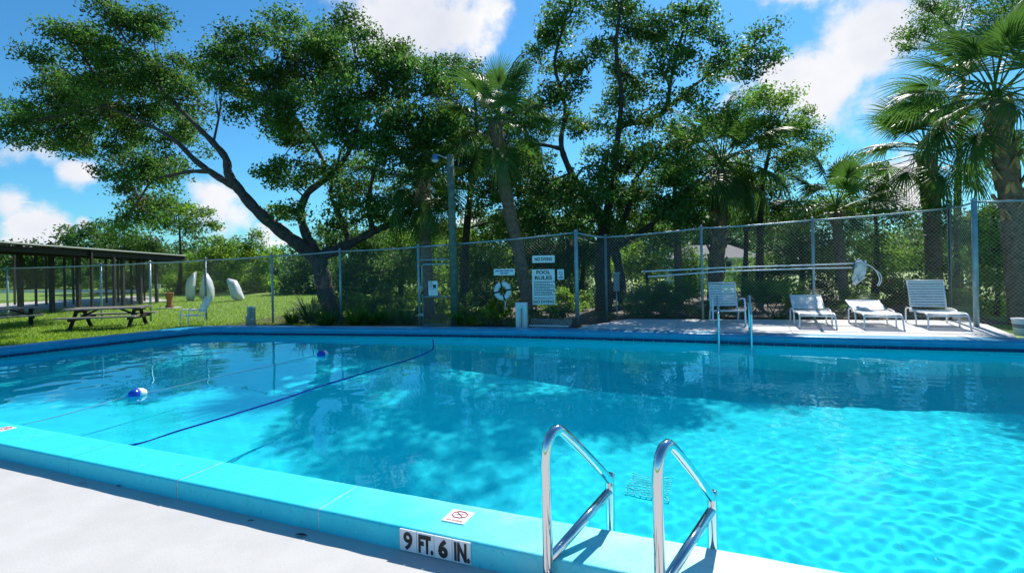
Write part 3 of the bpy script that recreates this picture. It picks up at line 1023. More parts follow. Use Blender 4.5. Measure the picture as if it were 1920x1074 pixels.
sign('emergency_sign', 'narrow white sign with faded print above the life ring', 926, 504, 965, 516, fa, fb, prints=prt)
prt = [('#bar', .27, .10, .055, .40, M_black), ('#bar', .30, .24, .05, .44, M_black), ('#bar', .27, .38, .05, .40, M_black), ('#bar', .68, .36, .24, .34, M_black), ('#bar', .5, .56, .03, .86, M_black),
       ('#bar', .5, .70, .015, .7, M_greybox), ('#bar', .5, .80, .015, .6, M_greybox)]
sign('gate_notice', 'small black and white notice on the chain link gate', 803.5, 527, 820.5, 554, ga, gb, prints=prt)

# life ring below the emergency sign
c_ = vplane(fa, fb, 942.5, 545.5, 0.10)
ring = thing('life_ring', 'white life ring with dark straps hanging on the fence', 'life ring', c_, rz_of(fb-fa))
R = 0.17; mb = MB()
mb.tube([Vector((R*math.cos(a), 0, R*1.12*math.sin(a))) for a in np.linspace(0, 2*math.pi, 29)], 0.075, 10, cap=False); mb.build('ring', M_white, ring)
for a in (100, 10, 190, 285):
    a = math.radians(a); mb = MB(); p = Vector((R*math.cos(a), 0, R*1.12*math.sin(a))); tdir = Vector((-math.sin(a), 0, math.cos(a)))
    mb.tube([p - tdir*.022, p + tdir*.022], 0.080, 12); mb.build('strap', M_black, ring)
mb = MB(); mb.tube([Vector((.05, -.02, -.22)), Vector((.07, -.03, -.34)), Vector((.055, -.02, -.46)), Vector((.06, -.02, -.54))], 0.012, 6); mb.build('rope', M_white, ring)
mb = MB(); mb.tube([Vector((0, .03, .26)), Vector((0, -.05, .22)), Vector((-.04, -.05, -.02)), Vector((.05, -.05, -.02))], 0.012, 6); mb.build('bracket', M_black, ring)

# white cabinet in front of the fence
c_ = on(979, 614, 0.03)
cab = thing('utility_cabinet', 'slim white utility box standing under the rules sign', 'utility box', c_, -0.25)
mb = MB(); hcab = at(979, 567, c_.y).z - 0.03; mb.box((0, 0, hcab/2), (0.30, 0.16, hcab)); mb.build('body', M_signwhite, cab)
mb = MB(); mb.box((0, -.085, hcab*.5), (0.10, 0.012, hcab*.86)); mb.build('front_panel', M_hull, cab)
mb = MB(); mb.box((-.03, -.095, hcab*.86), (0.09, 0.02, 0.09)); mb.build('switch_plate', M_signwhite, cab)
mb = MB(); mb.tube([Vector((.02, -.10, hcab*.78)), Vector((.02, -.10, hcab*.3)), Vector((.0, -.10, .02))], 0.008, 5); mb.build('cable', M_blackpost, cab)

# wooden light pole with a lamp on a bracket
pb_ = on(854, 613, 0.0); D_ = pb_.y - .05
lp = thing('light_pole', 'tall weathered wooden pole with a lamp beside the gate', 'light pole', (pb_.x, pb_.y-.05, 0))
o_ = lp.location.copy(); tp = at(844, 290, D_) - o_
mb = MB(); mb.tube([Vector((0, 0, 0)), tp*.33+Vector((.01, 0, 0)), tp*.66, tp], [0.115, .11, .10, .092], 14); mb.build('pole', M_pole, lp)
la = at(816, 297, D_) - o_
mb = MB(); mb.tube([tp - Vector((0, 0, .22)), tp + Vector((-.10, 0, -.10)), la + Vector((.06, 0, .10)), la + Vector((0, 0, .10))], 0.016, 8); mb.build('bracket', M_galv, lp)
mb = MB(); mb.lathe([(.005, .12), (.05, .11), (.075, .05), (.085, .0), (.115, -.03), (.118, -.05)], 18, Matrix.Translation(la)); mb.build('lamp_shade', M_bluesm, lp)
mb = MB(); mb.lathe([(.10, -.05), (.09, -.08), (.05, -.11), (.005, -.12)], 18, Matrix.Translation(la)); mb.build('lamp_lens', M_net, lp)
mb = MB(); mb.tube([tp*.93+Vector((.0, -.11, 0)), tp*.93+Vector((.10, -.10, .03))], .03, 8); mb.build('pole_band', M_galv, lp)

# box on a thin post near the tree trunk
c_ = on(1157, 600, 0.02); bx = thing('post_mounted_box', 'grey metal box on a thin post beside the dark trunk', 'utility box', c_)
zt = at(1157, 514, c_.y).z; zb = at(1157, 547, c_.y).z
mb = MB(); mb.tube([Vector((0, 0, 0)), Vector((0, 0, zb))], .02, 8); mb.build('post', M_galv, bx)
mb = MB(); mb.box((0, 0, (zt+zb)/2), (.16, .12, zt-zb)); mb.build('body', M_greybox, bx)
mb = MB(); mb.box((0, 0, zt+.012), (.21, .16, .022)); mb.build('lid', M_galv, bx)

# rolled wire lying under the rules sign
c_ = on(1033, 612, 0.05)
rl = thing('wire_roll', 'roll of chain link wire lying under the rules sign', 'wire roll', c_, -0.30)
mb = MB()
for k in range(26):
    x_ = -.52 + k*.042
    mb.tube([Vector((x_+.03*math.sin(a), .10*math.cos(a), .10+.10*math.sin(a))) for a in np.linspace(0, 2*math.pi, 13)], .006, 4, cap=False)
mb.build('coil', M_wire, rl)
mb = MB(); mb.tube([Vector((-.55, -.16, .03)), Vector((.5, -.15, .03))], .025, 8); mb.build('pipe', M_white, rl)

# ------------------------------------------------------------------ ladders
def ladder(label, foot_pool_l, foot_pool_r, outdir, reach, hgt, zdeck, treads, depth=1.3, r=0.024, brace=True, slope=0.30):
    """two grab rails from the deck over the coping into the water; outdir points from the pool to the deck"""
    c0 = (foot_pool_l + foot_pool_r)/2
    root = thing('pool_ladder', label, 'pool ladder', (c0.x, c0.y, zdeck))
    o_ = root.location.copy()
    for p in (foot_pool_l, foot_pool_r):
        q = Vector((p.x, p.y, 0)) - Vector((o_.x, o_.y, 0))
        d = outdir*reach
        key = [q + Vector((0, 0, -depth)), q + Vector((0, 0, hgt*slope*1.0)), q + Vector((0, 0, hgt*(slope+.10))), q + outdir*0.04 + Vector((0, 0, hgt*(slope+.16))),
               q + d*0.70 + Vector((0, 0, hgt*0.93)), q + d*0.86 + Vector((0, 0, hgt*0.985)), q + d*0.96 + Vector((0, 0, hgt*0.93)), q + d + Vector((0, 0, hgt*0.80)), q + d + Vector((0, 0, hgt*0.66)), q + d + Vector((0, 0, 0.0))]
        mb = MB(); mb.tube([Vector(tuple(v)) for v in spline([tuple(k) for k in key], 5)], r, 14)
        rail = mb.build('rail', M_chrome, root)
        fl = MB(); fl.lathe([(r+.002, 0.0), (r*2, 0.0), (r*1.9, .012), (r+.002, .02)], 16, Matrix.Translation(q + d)); fl.build('foot_flange', M_chrome, rail)
        if brace:
            mb = MB(); mb.tube([q + d + Vector((0, 0, hgt*0.17)), q + Vector((0, 0, hgt*0.40))], r*.95, 12); mb.build('brace', M_chrome, root)
    for z in treads:
        a = foot_pool_l - o_; b = foot_pool_r - o_; a.z = b.z = z
        mb = MB(); mb.tube([a, b], .02, 8); w_ = outdir*-.04
        mb.quad(a+w_+Vector((0, 0, .02)), b+w_+Vector((0, 0, .02)), b-w_+Vector((0, 0, .02)), a-w_+Vector((0, 0, .02)))
        mb.build('tread', M_chrome, root)
    return root


pl_ = on(1141, 986, CZ) + near_nrm*0.06; pr_ = on(1336, 1028, CZ) + near_nrm*0.06
ladder('shiny steel pool ladder rails over the near cyan coping', pl_, pr_, Vector((-.43, -.43, 0)).normalized(), 0.61, 0.87, 0.004, (-.40, -.70, -1.0), r=0.029, slope=.36)
fo = Pfar(0)[1]
fdir = (far_pts[30]-far_pts[20]).normalized(); fout = Vector((-fdir.y, fdir.x, 0))
fl_, fr_ = on(1348, 645, WZ) - fout*.08, on(1409, 647, WZ) - fout*.08
ladder('steel pool ladder at the far coping in front of the armchair', fl_, fr_, fout, 0.62, 0.80, 0.14, (-.23, -.5, -.8), r=0.026, brace=False, slope=0.42)

# ------------------------------------------------------------------ floats and ropes on the water
def rope(name, label, pts, r, m):
    mb = MB(); mb.tube([Vector(tuple(p)) for p in spline([tuple(q) for q in pts], 6)], r, 6)
    o = mb.build(name, m); tag(o, label, 'rope'); return o


wall_p = on(812, 638, 0.0)
rp = [Vector((wall_p.x, wall_p.y-.02, .02)), on(812, 653, WZ+.005)]
for x_, y_ in ((800, 661), (770, 673), (700, 694), (620, 718), (520, 751), (420, 782), (330, 809), (262, 831)): rp.append(on(x_, y_, WZ+.005))
rp.append(N0 + near_dir*((rp[-1]-N0).dot(near_dir)) + near_nrm*.02 + Vector((0, 0, .03)))
rope('safety_rope', 'dark blue safety rope stretched across the pool', rp, 0.011, M_rope)
f1, f2 = on(258, 738, WZ+.02), on(605, 664, WZ+.02)
e1 = on(42, 796, WZ); e2 = on(690, 645, WZ)
rope('float_line', 'thin rope on the water through the two floats', [e1, on(120, 777, WZ+.004), f1-Vector((.15, .25, .02)), f1, f1+Vector((.15, .3, -.02)), on(430, 701, WZ+.004), f2, e2], 0.005, M_rope2)
fdv = (f2-f1).normalized()
for p, lb in ((f1, 'blue and white float nearer the left coping'), (f2, 'blue and white float farther out near the far wall')):
    fl = thing('pool_float', lb, 'pool float', p, rz_of(fdv), group='floats on the water')
    prof = [(.012, -.13), (.045, -.115), (.075, -.07), (.085, -.005)]
    Mx = Matrix.Rotation(math.pi/2, 4, 'Y')
    mb = MB(); mb.lathe(prof, 18, Mx); mb.build('blue_half', M_floatblue, fl)
    mb = MB(); mb.lathe([(.085, -.005), (.083, .02), (.07, .075), (.04, .115), (.012, .13)], 18, Mx); mb.build('white_half', M_white, fl)

# drain grate on the pool floor
gp = None
a_, b_ = ray(1217, 912)
cw = on(1217, 912, WZ)                      # through the surface, then bent down by the water
inc = Vector((a_, 1, -b_)).normalized(); hh = Vector((inc.x, inc.y, 0)); k_ = hh.length/1.33
dn = Vector((hh.normalized().x*k_, hh.normalized().y*k_, -math.sqrt(1-k_*k_)))
fz = floor_z(cw.x+dn.x*1.5, cw.y+dn.y*1.5)
gp = cw + dn*((fz+.01-WZ)/dn.z)
gr = thing('drain_grate', 'pale square drain grate on the pool floor', 'drain grate', gp, rz_of(near_dir))
mb = MB()
for k in range(9): mb.box((-.24+k*.06, 0, .012), (.012, .50, .012)); mb.box((0, -.24+k*.06, .024), (.50, .012, .012))
mb.build('bars', M_grate, gr).cycles.is_caustics_receiver = True

# ------------------------------------------------------------------ depth marker and no diving tiles on the near coping
def near_pt(s, d, z): return A_nl + near_dir*s + out_n*d + Vector((0, 0, z))
tA, tB = on(755.5, 986, .14), on(889, 1012, .14)
sA, sB = (tA-A_nl).dot(near_dir), (tB-A_nl).dot(near_dir)
dm = thing('depth_marker', 'white depth marker tiles reading 9 FT. 6 IN. on the coping face', 'depth marker', near_pt(sA, .433, 0.0), rz_of(near_dir))
tw = (sB-sA)/4
for i, s_ in enumerate(('9', 'FT.', '6', 'IN.')):
    mb = MB(); mb.box((tw*(i+.5), -.003, .0775), (tw-.004, .008, .134)); tl = mb.build('tile', M_signwhite, dm)
    obj('lettering', text_mesh(s_, .116, tw*(.54 if len(s_) == 1 else .84), M_black, .03 if s_ == '9' else .05), tl, (tw*(i+.5)+(0 if len(s_) == 1 else .004), -.009, .076))


def nd_tile(label, x0, y0, x1, y1):
    a, b = on(x0, y0, CZ), on(x1, y1, CZ)
    c_ = (a+b)/2
    root = thing('no_diving_tile', label, 'warning tile', Vector((c_.x, c_.y, CZ)), rz_of(near_dir), group='no diving tiles on the near coping')
    w_ = .165
    mb = MB(); mb.box((0, 0, .002), (w_, w_, .006)); mb.build('plate', M_signwhite, root)
    mb = MB(); R = .055
    oc = [Vector((R*math.cos(a), .022+R*.8*math.sin(a), .0065)) for a in [math.pi/8+k*math.pi/4 for k in range(9)]]
    mb.tube(oc, .0035, 5); mb.tube([Vector((-.036, .022+.03, .0065)), Vector((.036, .022-.03, .0065))], .003, 5)
    mb.tube([Vector((-.030, .022-.01, .0065)), Vector((.032, .022+.012, .0065))], .002, 5)
    mb.build('symbol', M_red, root)
    tm = text_mesh('NO DIVING', .020, .115, M_red, .02)
    o = obj('lettering', tm, root, (0, -.058, .0065)); o.rotation_euler = (-math.pi/2, 0, 0)
    return root


nd_tile('white and red no diving tile above the depth marker', 842, 958, 878, 980)
nd_tile('white no diving tile at the left edge of the picture', 2, 798, 12, 812)

# fallen leaves on the near deck
for x_, y_, ln, lb, m_ in ((565, 1004, .075, 'curled brown leaf lying alone on the white deck', M_deadleaf), (268, 916, .05, 'small dark leaf in the coping shadow, right of a pair', M_deadleaf),
                          (222, 912, .04, 'small dark leaf in the coping shadow, left of a pair', M_deadleaf), (470, 977, .035, 'tiny dark leaf scrap between the pair and the curled leaf', M_deadleaf),
                          (155, 907, .045, 'pale leaf scrap on the deck nearest the left edge', M_palebrown)):
    p = on(x_, y_, .006); mb = MB(); a = rs_.uniform(-.3, .5); ln *= .62
    K = 6
    for k in range(K+1):
        u = k/K; w_ = .28*ln*math.sin(math.pi*min(1, max(.03, u)))
        cx = (u-.5)*ln*2; z = .004*math.sin(u*3)+.004
        mb.v += [(cx, -w_, z+.004), (cx, 0, z), (cx, w_, z+.005)]
    for k in range(K):
        for j in range(2): mb.f.append((k*3+j, k*3+3+j, k*3+4+j, k*3+1+j)); mb.sm.append(True)
    o = mb.build('fallen_leaf', m_); o.location = p; o.rotation_euler = (0, 0, a); tag(o, lb, 'leaf', 'fallen leaves on the deck')

# ------------------------------------------------------------------ pool furniture
def straps(root, p0, p1, half, n, w, name='strap', parent=None):
    """n straps across from p0 to p1 (mid line), +-half in x"""
    for i in range(n):
        c_ = Vector(p0).lerp(Vector(p1), (i+.5)/n)
        d = (Vector(p1)-Vector(p0)).normalized(); ang = math.atan2(d.z, d.y)
        mb = MB(); K = 4
        b = len(mb.v)
        up = Vector((0, -d.z, d.y))
        for k in range(K+1):
            x_ = -half + 2*half*k/K; sag = -0.010*(1-(2*k/K-1)**2)
            q = c_ + up*sag + Vector((x_, 0, 0))
            for sgn, zz_ in ((-1, 0.004), (1, 0.004), (1, -0.004), (-1, -.004)):
                mb.v.append(tuple(q + d*sgn*w/2 + up*zz_))
        for k in range(K):
            for j in range(4): mb.f.append((b+k*4+j, b+k*4+(j+1) % 4, b+k*4+4+(j+1) % 4, b+k*4+4+j)); mb.sm.append(False)
        mb.build(name, M_white, root)


def chair(label, loc, rz, wid=.62, seat=.34, top=1.0, s=1.0, arm=.60):
    root = thing('strap_armchair', label, 'chair', loc, rz, group='white strap armchairs by the pool'); root.scale = (s, s, s)
    h_ = wid/2
    for sg in (-1, 1):
        mb = MB(); x_ = sg*h_
        pts = [(x_, -.30, 0), (x_, -.29, arm*.8), (x_, -.25, arm*.97), (x_, -.16, arm), (x_, .10, arm*.97), (x_, .24, arm*.92)]
        mb.tube([Vector(tuple(p)) for p in spline(pts, 4)], .021, 8); mb.build('armrest', M_white, root)
        mb = MB(); mb.tube([Vector((sg*(h_-.03), .30, 0)), Vector((sg*(h_-.03), .20, seat))], .018, 8); mb.build('leg', M_white, root)
        mb = MB(); mb.tube([Vector((sg*(h_-.05), -.29, seat+.02)), Vector((sg*(h_-.05), .18, seat-.02)), Vector((sg*(h_-.05), .24, seat+.03)), Vector((sg*(h_-.05), .47, top))], .018, 8); mb.build('side_frame', M_white, root)
    mb = MB(); mb.tube([Vector((-h_, -.29, seat+.02)), Vector((h_, -.29, seat+.02))], .018, 8); mb.build('cross_rail', M_white, root)
    mb = MB(); mb.tube([Vector((-h_+.04, .47, top)), Vector((h_-.04, .47, top))], .02, 8); mb.build('top_rail', M_white, root)
    straps(root, (0, -.27, seat+.03), (0, .18, seat-.01), h_-.05, 8, .045)
    straps(root, (0, .255, seat+.08), (0, .462, top-.03), h_-.05, 9, .044)
    return root


def lounger(label, loc, rz, back_ang, s=1.0, wid=.84, back=.74):
    root = thing('sun_lounger', label, 'sun lounger', loc, rz, group='white strap loungers on the far deck'); root.scale = (s, s, s)
    h_ = wid/2; seat = .33
    yh = .34                                  # hinge
    for sg in (-1, 1):
        x_ = sg*h_
        pts = [(x_, .52, 0), (x_, .52, .26), (x_, .50, .34), (x_, .40, .37), (x_, .12, .37), (x_, -.10, .33), (x_, -.20, .18), (x_, -.22, 0)]
        mb = MB(); mb.tube([Vector(tuple(p)) for p in spline(pts, 4)], .019, 8); mb.build('leg_hoop', M_white, root)
        mb = MB(); x2 = sg*(h_-.04)
        pts = [(x2, yh, seat), (x2, -.2, seat), (x2, -.62, seat+.02), (x2, -.78, seat-.01), (x2, -.85, seat-.10), (x2*1.04, -.90, 0)]
        mb.tube([Vector(tuple(p)) for p in spline(pts, 4)], .019, 8); mb.build('seat_rail', M_white, root)
    a = math.radians(back_ang)
    e = Vector((0, yh+back*math.cos(a), seat+back*math.sin(a)))
    fr = MB()
    for sg in (-1, 1): fr.tube([Vector((sg*(h_-.06), yh, seat+.01)), e + Vector((sg*(h_-.05), 0, 0))], .018, 8)
    fr.tube([e + Vector((-h_+.04, 0, 0)), e + Vector((h_-.04, 0, 0))], .019, 8); fr.build('back_frame', M_white, root)
    mb = MB(); mb.tube([Vector((-h_+.03, -.80, seat-.03)), Vector((h_-.03, -.80, seat-.03))], .018, 8); mb.build('cross_rail', M_white, root)
    mb = MB(); mb.tube([Vector((-h_+.03, .34, seat-.03)), Vector((h_-.03, .34, seat-.03))], .018, 8); mb.build('cross_rail', M_white, root)
    straps(root, (0, -.78, seat+.015), (0, .30, seat+.012), h_-.05, 17, .046)
    d = (e-Vector((0, yh, seat))).normalized()
    straps(root, Vector((0, yh, seat))+d*.07, e-d*.02, h_-.06, 10, .046)
    return root


FDZ = 0.141
frz = rz_of(fdir)
lA = (on(1481.5, 604, FDZ)+on(1547, 604, FDZ)+on(1498, 614, FDZ)+on(1570, 615.5, FDZ))/4
lB = (on(1592, 604, FDZ)+on(1665, 604, FDZ)+on(1613, 617, FDZ)+on(1697, 621.5, FDZ))/4
lC = (on(1697, 606, FDZ)+on(1775, 602, FDZ)+on(1733, 617.5, FDZ)+on(1821, 618, FDZ))/4
off_ = fout*0.12
lounger('white strap lounger with its back half raised, nearest the armchair', lA+off_, frz, 27, .93)
lounger('white strap lounger lying almost flat, middle of the three', lB+off_, frz, 16, .93)
lounger('white strap lounger with its back upright, nearest the fence corner', lC+off_, frz, 74, .95)
cc_ = on(1362, 606, FDZ)
chair('white strap armchair behind the far ladder on the deck', cc_, frz+.18, s=1.06, wid=.70, seat=.30, top=.92, arm=.58)
cl = on(362, 611.5, .0); cl.z = 0.0
chair('white strap armchair on the grass by the left pool corner', on(364, 611, 0.0), -0.62, s=.92, wid=.58, seat=.36, top=.92, arm=.55)

# white bucket at the right edge
bk = on(1921, 629, .06)
b_ = thing('plastic_bucket', 'white plastic bucket with a label at the right edge', 'bucket', bk)
hb = at(1921, 599, bk.y).z-.06; rb = .19
mb = MB(); mb.lathe([(.15, 0), (.16, .01), (.175, hb*.6), (.19, hb*.78), (.20, hb*.80), (.20, hb*.85), (.192, hb*.86), (.195, hb), (.21, hb), (.21, hb+.02), (.18, hb+.02)], 28); mb.build('body', M_white, b_)
mb = MB(); mb.lathe([(.1765, hb*.50), (.179, hb*.52), (.189, hb*.72), (.187, hb*.74)], 28); mb.build('label_band', M_greybox, b_)

# white pipes sticking up at the left
c_ = on(469, 611, 0.0)
pp = thing('pvc_pipes', 'cluster of white upright pipes beside the pool corner', 'pipes', c_)
for dx, y_, r_ in ((-.10, 592, .05), (-.005, 575, .065), (.085, 576, .06), (.05, 598, .055)):
    mb = MB(); z = at(469, y_, c_.y).z
    mb.lathe([(r_, 0), (r_, z-.03), (r_*1.08, z-.03), (r_*1.08, z), (r_*.9, z+.01)], 14, Matrix.Translation((dx, rs_.uniform(-.05, .05), 0))); mb.build('pipe', M_white, pp)

# pool cleaning poles and net hung on the fence
qa, qb = pB[0][0], pB[2][0]
qc, qd = pB[2][0], pB[3][0]
def fp(x, y, off=.08): return vplane(qa, qb, x, y, off) if x < 1527 else vplane(qc, qd, x, y, off)
sp1 = thing('skimmer_net_pole', 'long pole with a white skimmer net hung on the fence, upper of two', 'pool pole', fp(1205, 509))
o_ = sp1.location.copy()
mb = MB(); mb.tube([fp(x, y)-o_ for x, y in ((1205, 509), (1350, 502), (1527, 496.5), (1600, 494))], .018, 8); mb.build('pole', M_white, sp1)
mb = MB()
cN = fp(1610, 506)-o_; wN = .13; hN = .27
e_ = (qd-qc).normalized()
pts = [cN + e_*(wN*math.cos(a)) + Vector((0, -.02, hN*math.sin(a))) for a in np.linspace(0, 2*math.pi, 25)]
mb.tube(pts, .012, 6, cap=False); mb.build('hoop', M_bluesm, sp1)
mb = MB()
for i in range(8):
    for k in range(24):
        def q(i, k):
            a = 2*math.pi*k/24; u = i/8
            return cN + e_*(wN*(1-.55*u)*math.cos(a) - .13*u + .02*math.sin(5*a+u*4)) + Vector((0, -.05-.10*math.sin(u*3), hN*(1-.55*u)*math.sin(a)*(1+.08*math.sin(3*a)) - .26*u*u))
        mb.quad(q(i, k), q(i, k+1), q(i+1, k+1), q(i+1, k), True)
mb.build('net_bag', M_net, sp1)
sp2 = thing('brush_pole', 'long pole with a curved brush hung on the fence, lower of two', 'pool pole', fp(1215, 519))
o_ = sp2.location.copy()
mb = MB(); mb.tube([fp(x, y, .11)-o_ for x, y in ((1215, 519), (1350, 509), (1527, 503), (1598, 502))], .017, 8); mb.build('pole', M_white, sp2)
mb = MB(); mb.tube([fp(x, y, .13)-o_ for x, y in ((1623, 488), (1623, 505), (1621, 514), (1615, 519))], .020, 8); mb.build('brush_back', M_white, sp2)
mb = MB(); mb.tube([Vector(tuple(v)) for v in spline([tuple(fp(x, y, .10)-o_) for x, y in ((1626, 496), (1638, 503), (1646, 514), (1649, 525), (1645, 536))], 4)], .012, 6)
mb.tube([Vector(tuple(v)) for v in spline([tuple(fp(x, y, .12)-o_) for x, y in ((1640, 505), (1650, 513), (1653, 524), (1648, 536))], 4)], .010, 6); mb.build('hook', M_white, sp2)

# ------------------------------------------------------------------ picnic tables
def picnic(label, pl0, pr0, z_top, width=1.35):
    """pl0, pr0: ground points under the two ends of the table, on its near side"""
    d = Vector((pr0.x-pl0.x, pr0.y-pl0.y, 0)); L_ = d.length
    d.normalize(); nn = Vector((-d.y, d.x, 0))
    c_ = (pl0+pr0)/2 + nn*width*.5
    root = thing('picnic_table', label, 'picnic table', (c_.x, c_.y, 0), rz_of(d), group='wooden picnic tables on the lawn')
    for k in range(5):
        mb = MB(); mb.box((rs_.uniform(-.02, .02), -.30+k*.15, z_top-.02+rs_.uniform(-.004, .004)), (L_, .14, .04)); mb.build('plank', M_wood, root)
    for sg in (-1, 1):
        for k in range(2):
            mb = MB(); mb.box((0, sg*(width/2-.12+k*.15), z_top*.6), (L_, .14, .04)); mb.build('bench_plank', M_wood, root)
    for e in (-1, 1):
        x_ = e*(L_/2-.28)
        for sg in (-1, 1):
            mb = MB(); mb.bar((x_, sg*.16, z_top-.05), (x_, sg*width*.40, 0), .09, .05); mb.build('leg', M_darkwood, root)
        mb = MB(); mb.bar((x_+.05, -width/2-.0, z_top*.6-.06), (x_+.05, width/2+.0, z_top*.6-.06), .05, .09); mb.build('seat_support', M_darkwood, root)
        mb = MB(); mb.bar((x_+.05, -.36, z_top-.08), (x_+.05, .36, z_top-.08), .05, .09); mb.build('top_support', M_darkwood, root)
        mb = MB(); mb.bar((x_, 0, z_top*.6-.03), (x_-e*.5, 0, z_top-.05), .05, .05); mb.build('diagonal_brace', M_darkwood, root)
    return root


picnic('grey wooden picnic table with splayed legs, right one of two', on(104, 622, 0), on(256, 616, 0), .62)
picnic('grey wooden picnic table at the left edge of the picture', on(-85, 625, 0), on(82, 612, 0), .62)

# ------------------------------------------------------------------ pavilion
pv = thing('picnic_pavilion', 'long open pavilion with a flat dark roof and posts', 'pavilion', at(150, 578, 24.0)*Vector((1, 1, 0)) if False else Vector((-19.5, 25, 0)))
o_ = pv.location.copy()
F0, F1 = at(-260, 440, 15.5), at(348, 482.5, 28.5)            # front eave
backv = Vector((-5.2, 5.6, 0.25))
B0, B1 = F0 + backv, F1 + backv
th = Vector((0, 0, .10))
mb = MB()
v = [F0, F1, B1, B0]; v = [p - o_ for p in v]
i0 = len(mb.v); mb.v += [tuple(p) for p in v] + [tuple(p+th) for p in v]
for f in ((0, 3, 2, 1), (4, 5, 6, 7), (0, 1, 5, 4), (1, 2, 6, 5), (2, 3, 7, 6), (3, 0, 4, 7)): mb.f.append(f); mb.sm.append(False)
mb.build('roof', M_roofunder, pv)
mb = MB()
off_f = Vector((.02, -.03, 0))
mb.bar(F0-o_+th*.9+off_f, F1-o_+th*.9+off_f, .05, .05); mb.build('fascia', M_roof, pv)
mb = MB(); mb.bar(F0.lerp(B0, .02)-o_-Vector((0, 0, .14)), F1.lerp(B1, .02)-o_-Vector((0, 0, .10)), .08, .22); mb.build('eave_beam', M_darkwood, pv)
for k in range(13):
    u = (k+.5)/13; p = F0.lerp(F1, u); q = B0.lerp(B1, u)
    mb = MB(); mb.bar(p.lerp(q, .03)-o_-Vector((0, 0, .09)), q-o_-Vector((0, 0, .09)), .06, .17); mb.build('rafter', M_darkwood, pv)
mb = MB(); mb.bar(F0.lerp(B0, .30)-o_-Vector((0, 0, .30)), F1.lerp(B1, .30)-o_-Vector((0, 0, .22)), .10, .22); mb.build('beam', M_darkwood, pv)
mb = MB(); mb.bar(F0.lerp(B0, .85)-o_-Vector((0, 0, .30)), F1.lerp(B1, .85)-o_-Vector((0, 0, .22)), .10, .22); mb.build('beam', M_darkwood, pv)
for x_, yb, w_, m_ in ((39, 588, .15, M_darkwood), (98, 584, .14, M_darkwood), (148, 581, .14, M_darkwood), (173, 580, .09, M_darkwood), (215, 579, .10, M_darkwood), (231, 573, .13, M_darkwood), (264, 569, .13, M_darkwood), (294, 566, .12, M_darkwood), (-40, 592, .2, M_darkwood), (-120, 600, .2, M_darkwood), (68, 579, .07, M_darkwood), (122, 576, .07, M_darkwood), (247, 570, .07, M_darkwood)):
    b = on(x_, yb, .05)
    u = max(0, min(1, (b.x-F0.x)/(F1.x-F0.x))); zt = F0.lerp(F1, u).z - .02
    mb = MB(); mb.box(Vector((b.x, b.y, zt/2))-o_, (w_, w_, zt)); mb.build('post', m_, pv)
for x_, yb in ((28, 572), (87, 571), (138, 570), (200, 568), (222, 567), (258, 565), (271, 565)):
    b = on(x_, yb, .05)
    mb = MB(); mb.box(Vector((b.x, b.y, 1.3))-o_, (.07, .07, 2.6)); mb.build('back_post', M_darkwood, pv)
s0_, s1_ = on(-200, 600, .0), on(320, 566, .0)
mb = MB(); w0, w1 = s0_+backv*1.0, s1_+backv*1.0
pts = [s0_, s1_, w1, w0]
mb.v = [(p.x-o_.x, p.y-o_.y, .06) for p in pts] + [(p.x-o_.x, p.y-o_.y, 0) for p in pts]
mb.f = [(0, 1, 2, 3)] + [(i, 4+i, 4+(i+1) % 4, (i+1) % 4) for i in range(4)]; mb.sm = [False]*5
mb.build('floor_slab', M_slab, pv)
r0_, r1_ = on(-60, 566, .0)+Vector((0, 1, 0)), on(262, 562, .0)
zr = at(180, 553, (r0_.y+r1_.y)/2).z
mb = MB(); mb.bar(r0_-o_+Vector((0, 0, .55)), r1_-o_+Vector((0, 0, .48)), .05, .16); mb.build('bench_rail', M_roof, pv)
mb = MB(); pz = at(298, 537, on(294, 566, .05).y-.1)-o_; mb.box(pz, (.16, .02, .24)); mb.build('notice', M_signwhite, pv)

# rusty pedestal grill
c_ = on(318, 578, 0); gl = thing('pedestal_grill', 'rusty brown pedestal grill on a small slab', 'grill', c_)
hh_ = at(318, 549, c_.y).z
mb = MB(); mb.lathe([(.16, .04), (.17, .10), (.12, .16), (.11, hh_*.6), (.15, hh_*.75), (.17, hh_*.95), (.18, hh_)], 14); mb.build('drum', M_rust, gl)
mb = MB(); mb.box((0, 0, .02), (.75, .6, .04)); mb.build('slab', M_slab, gl)

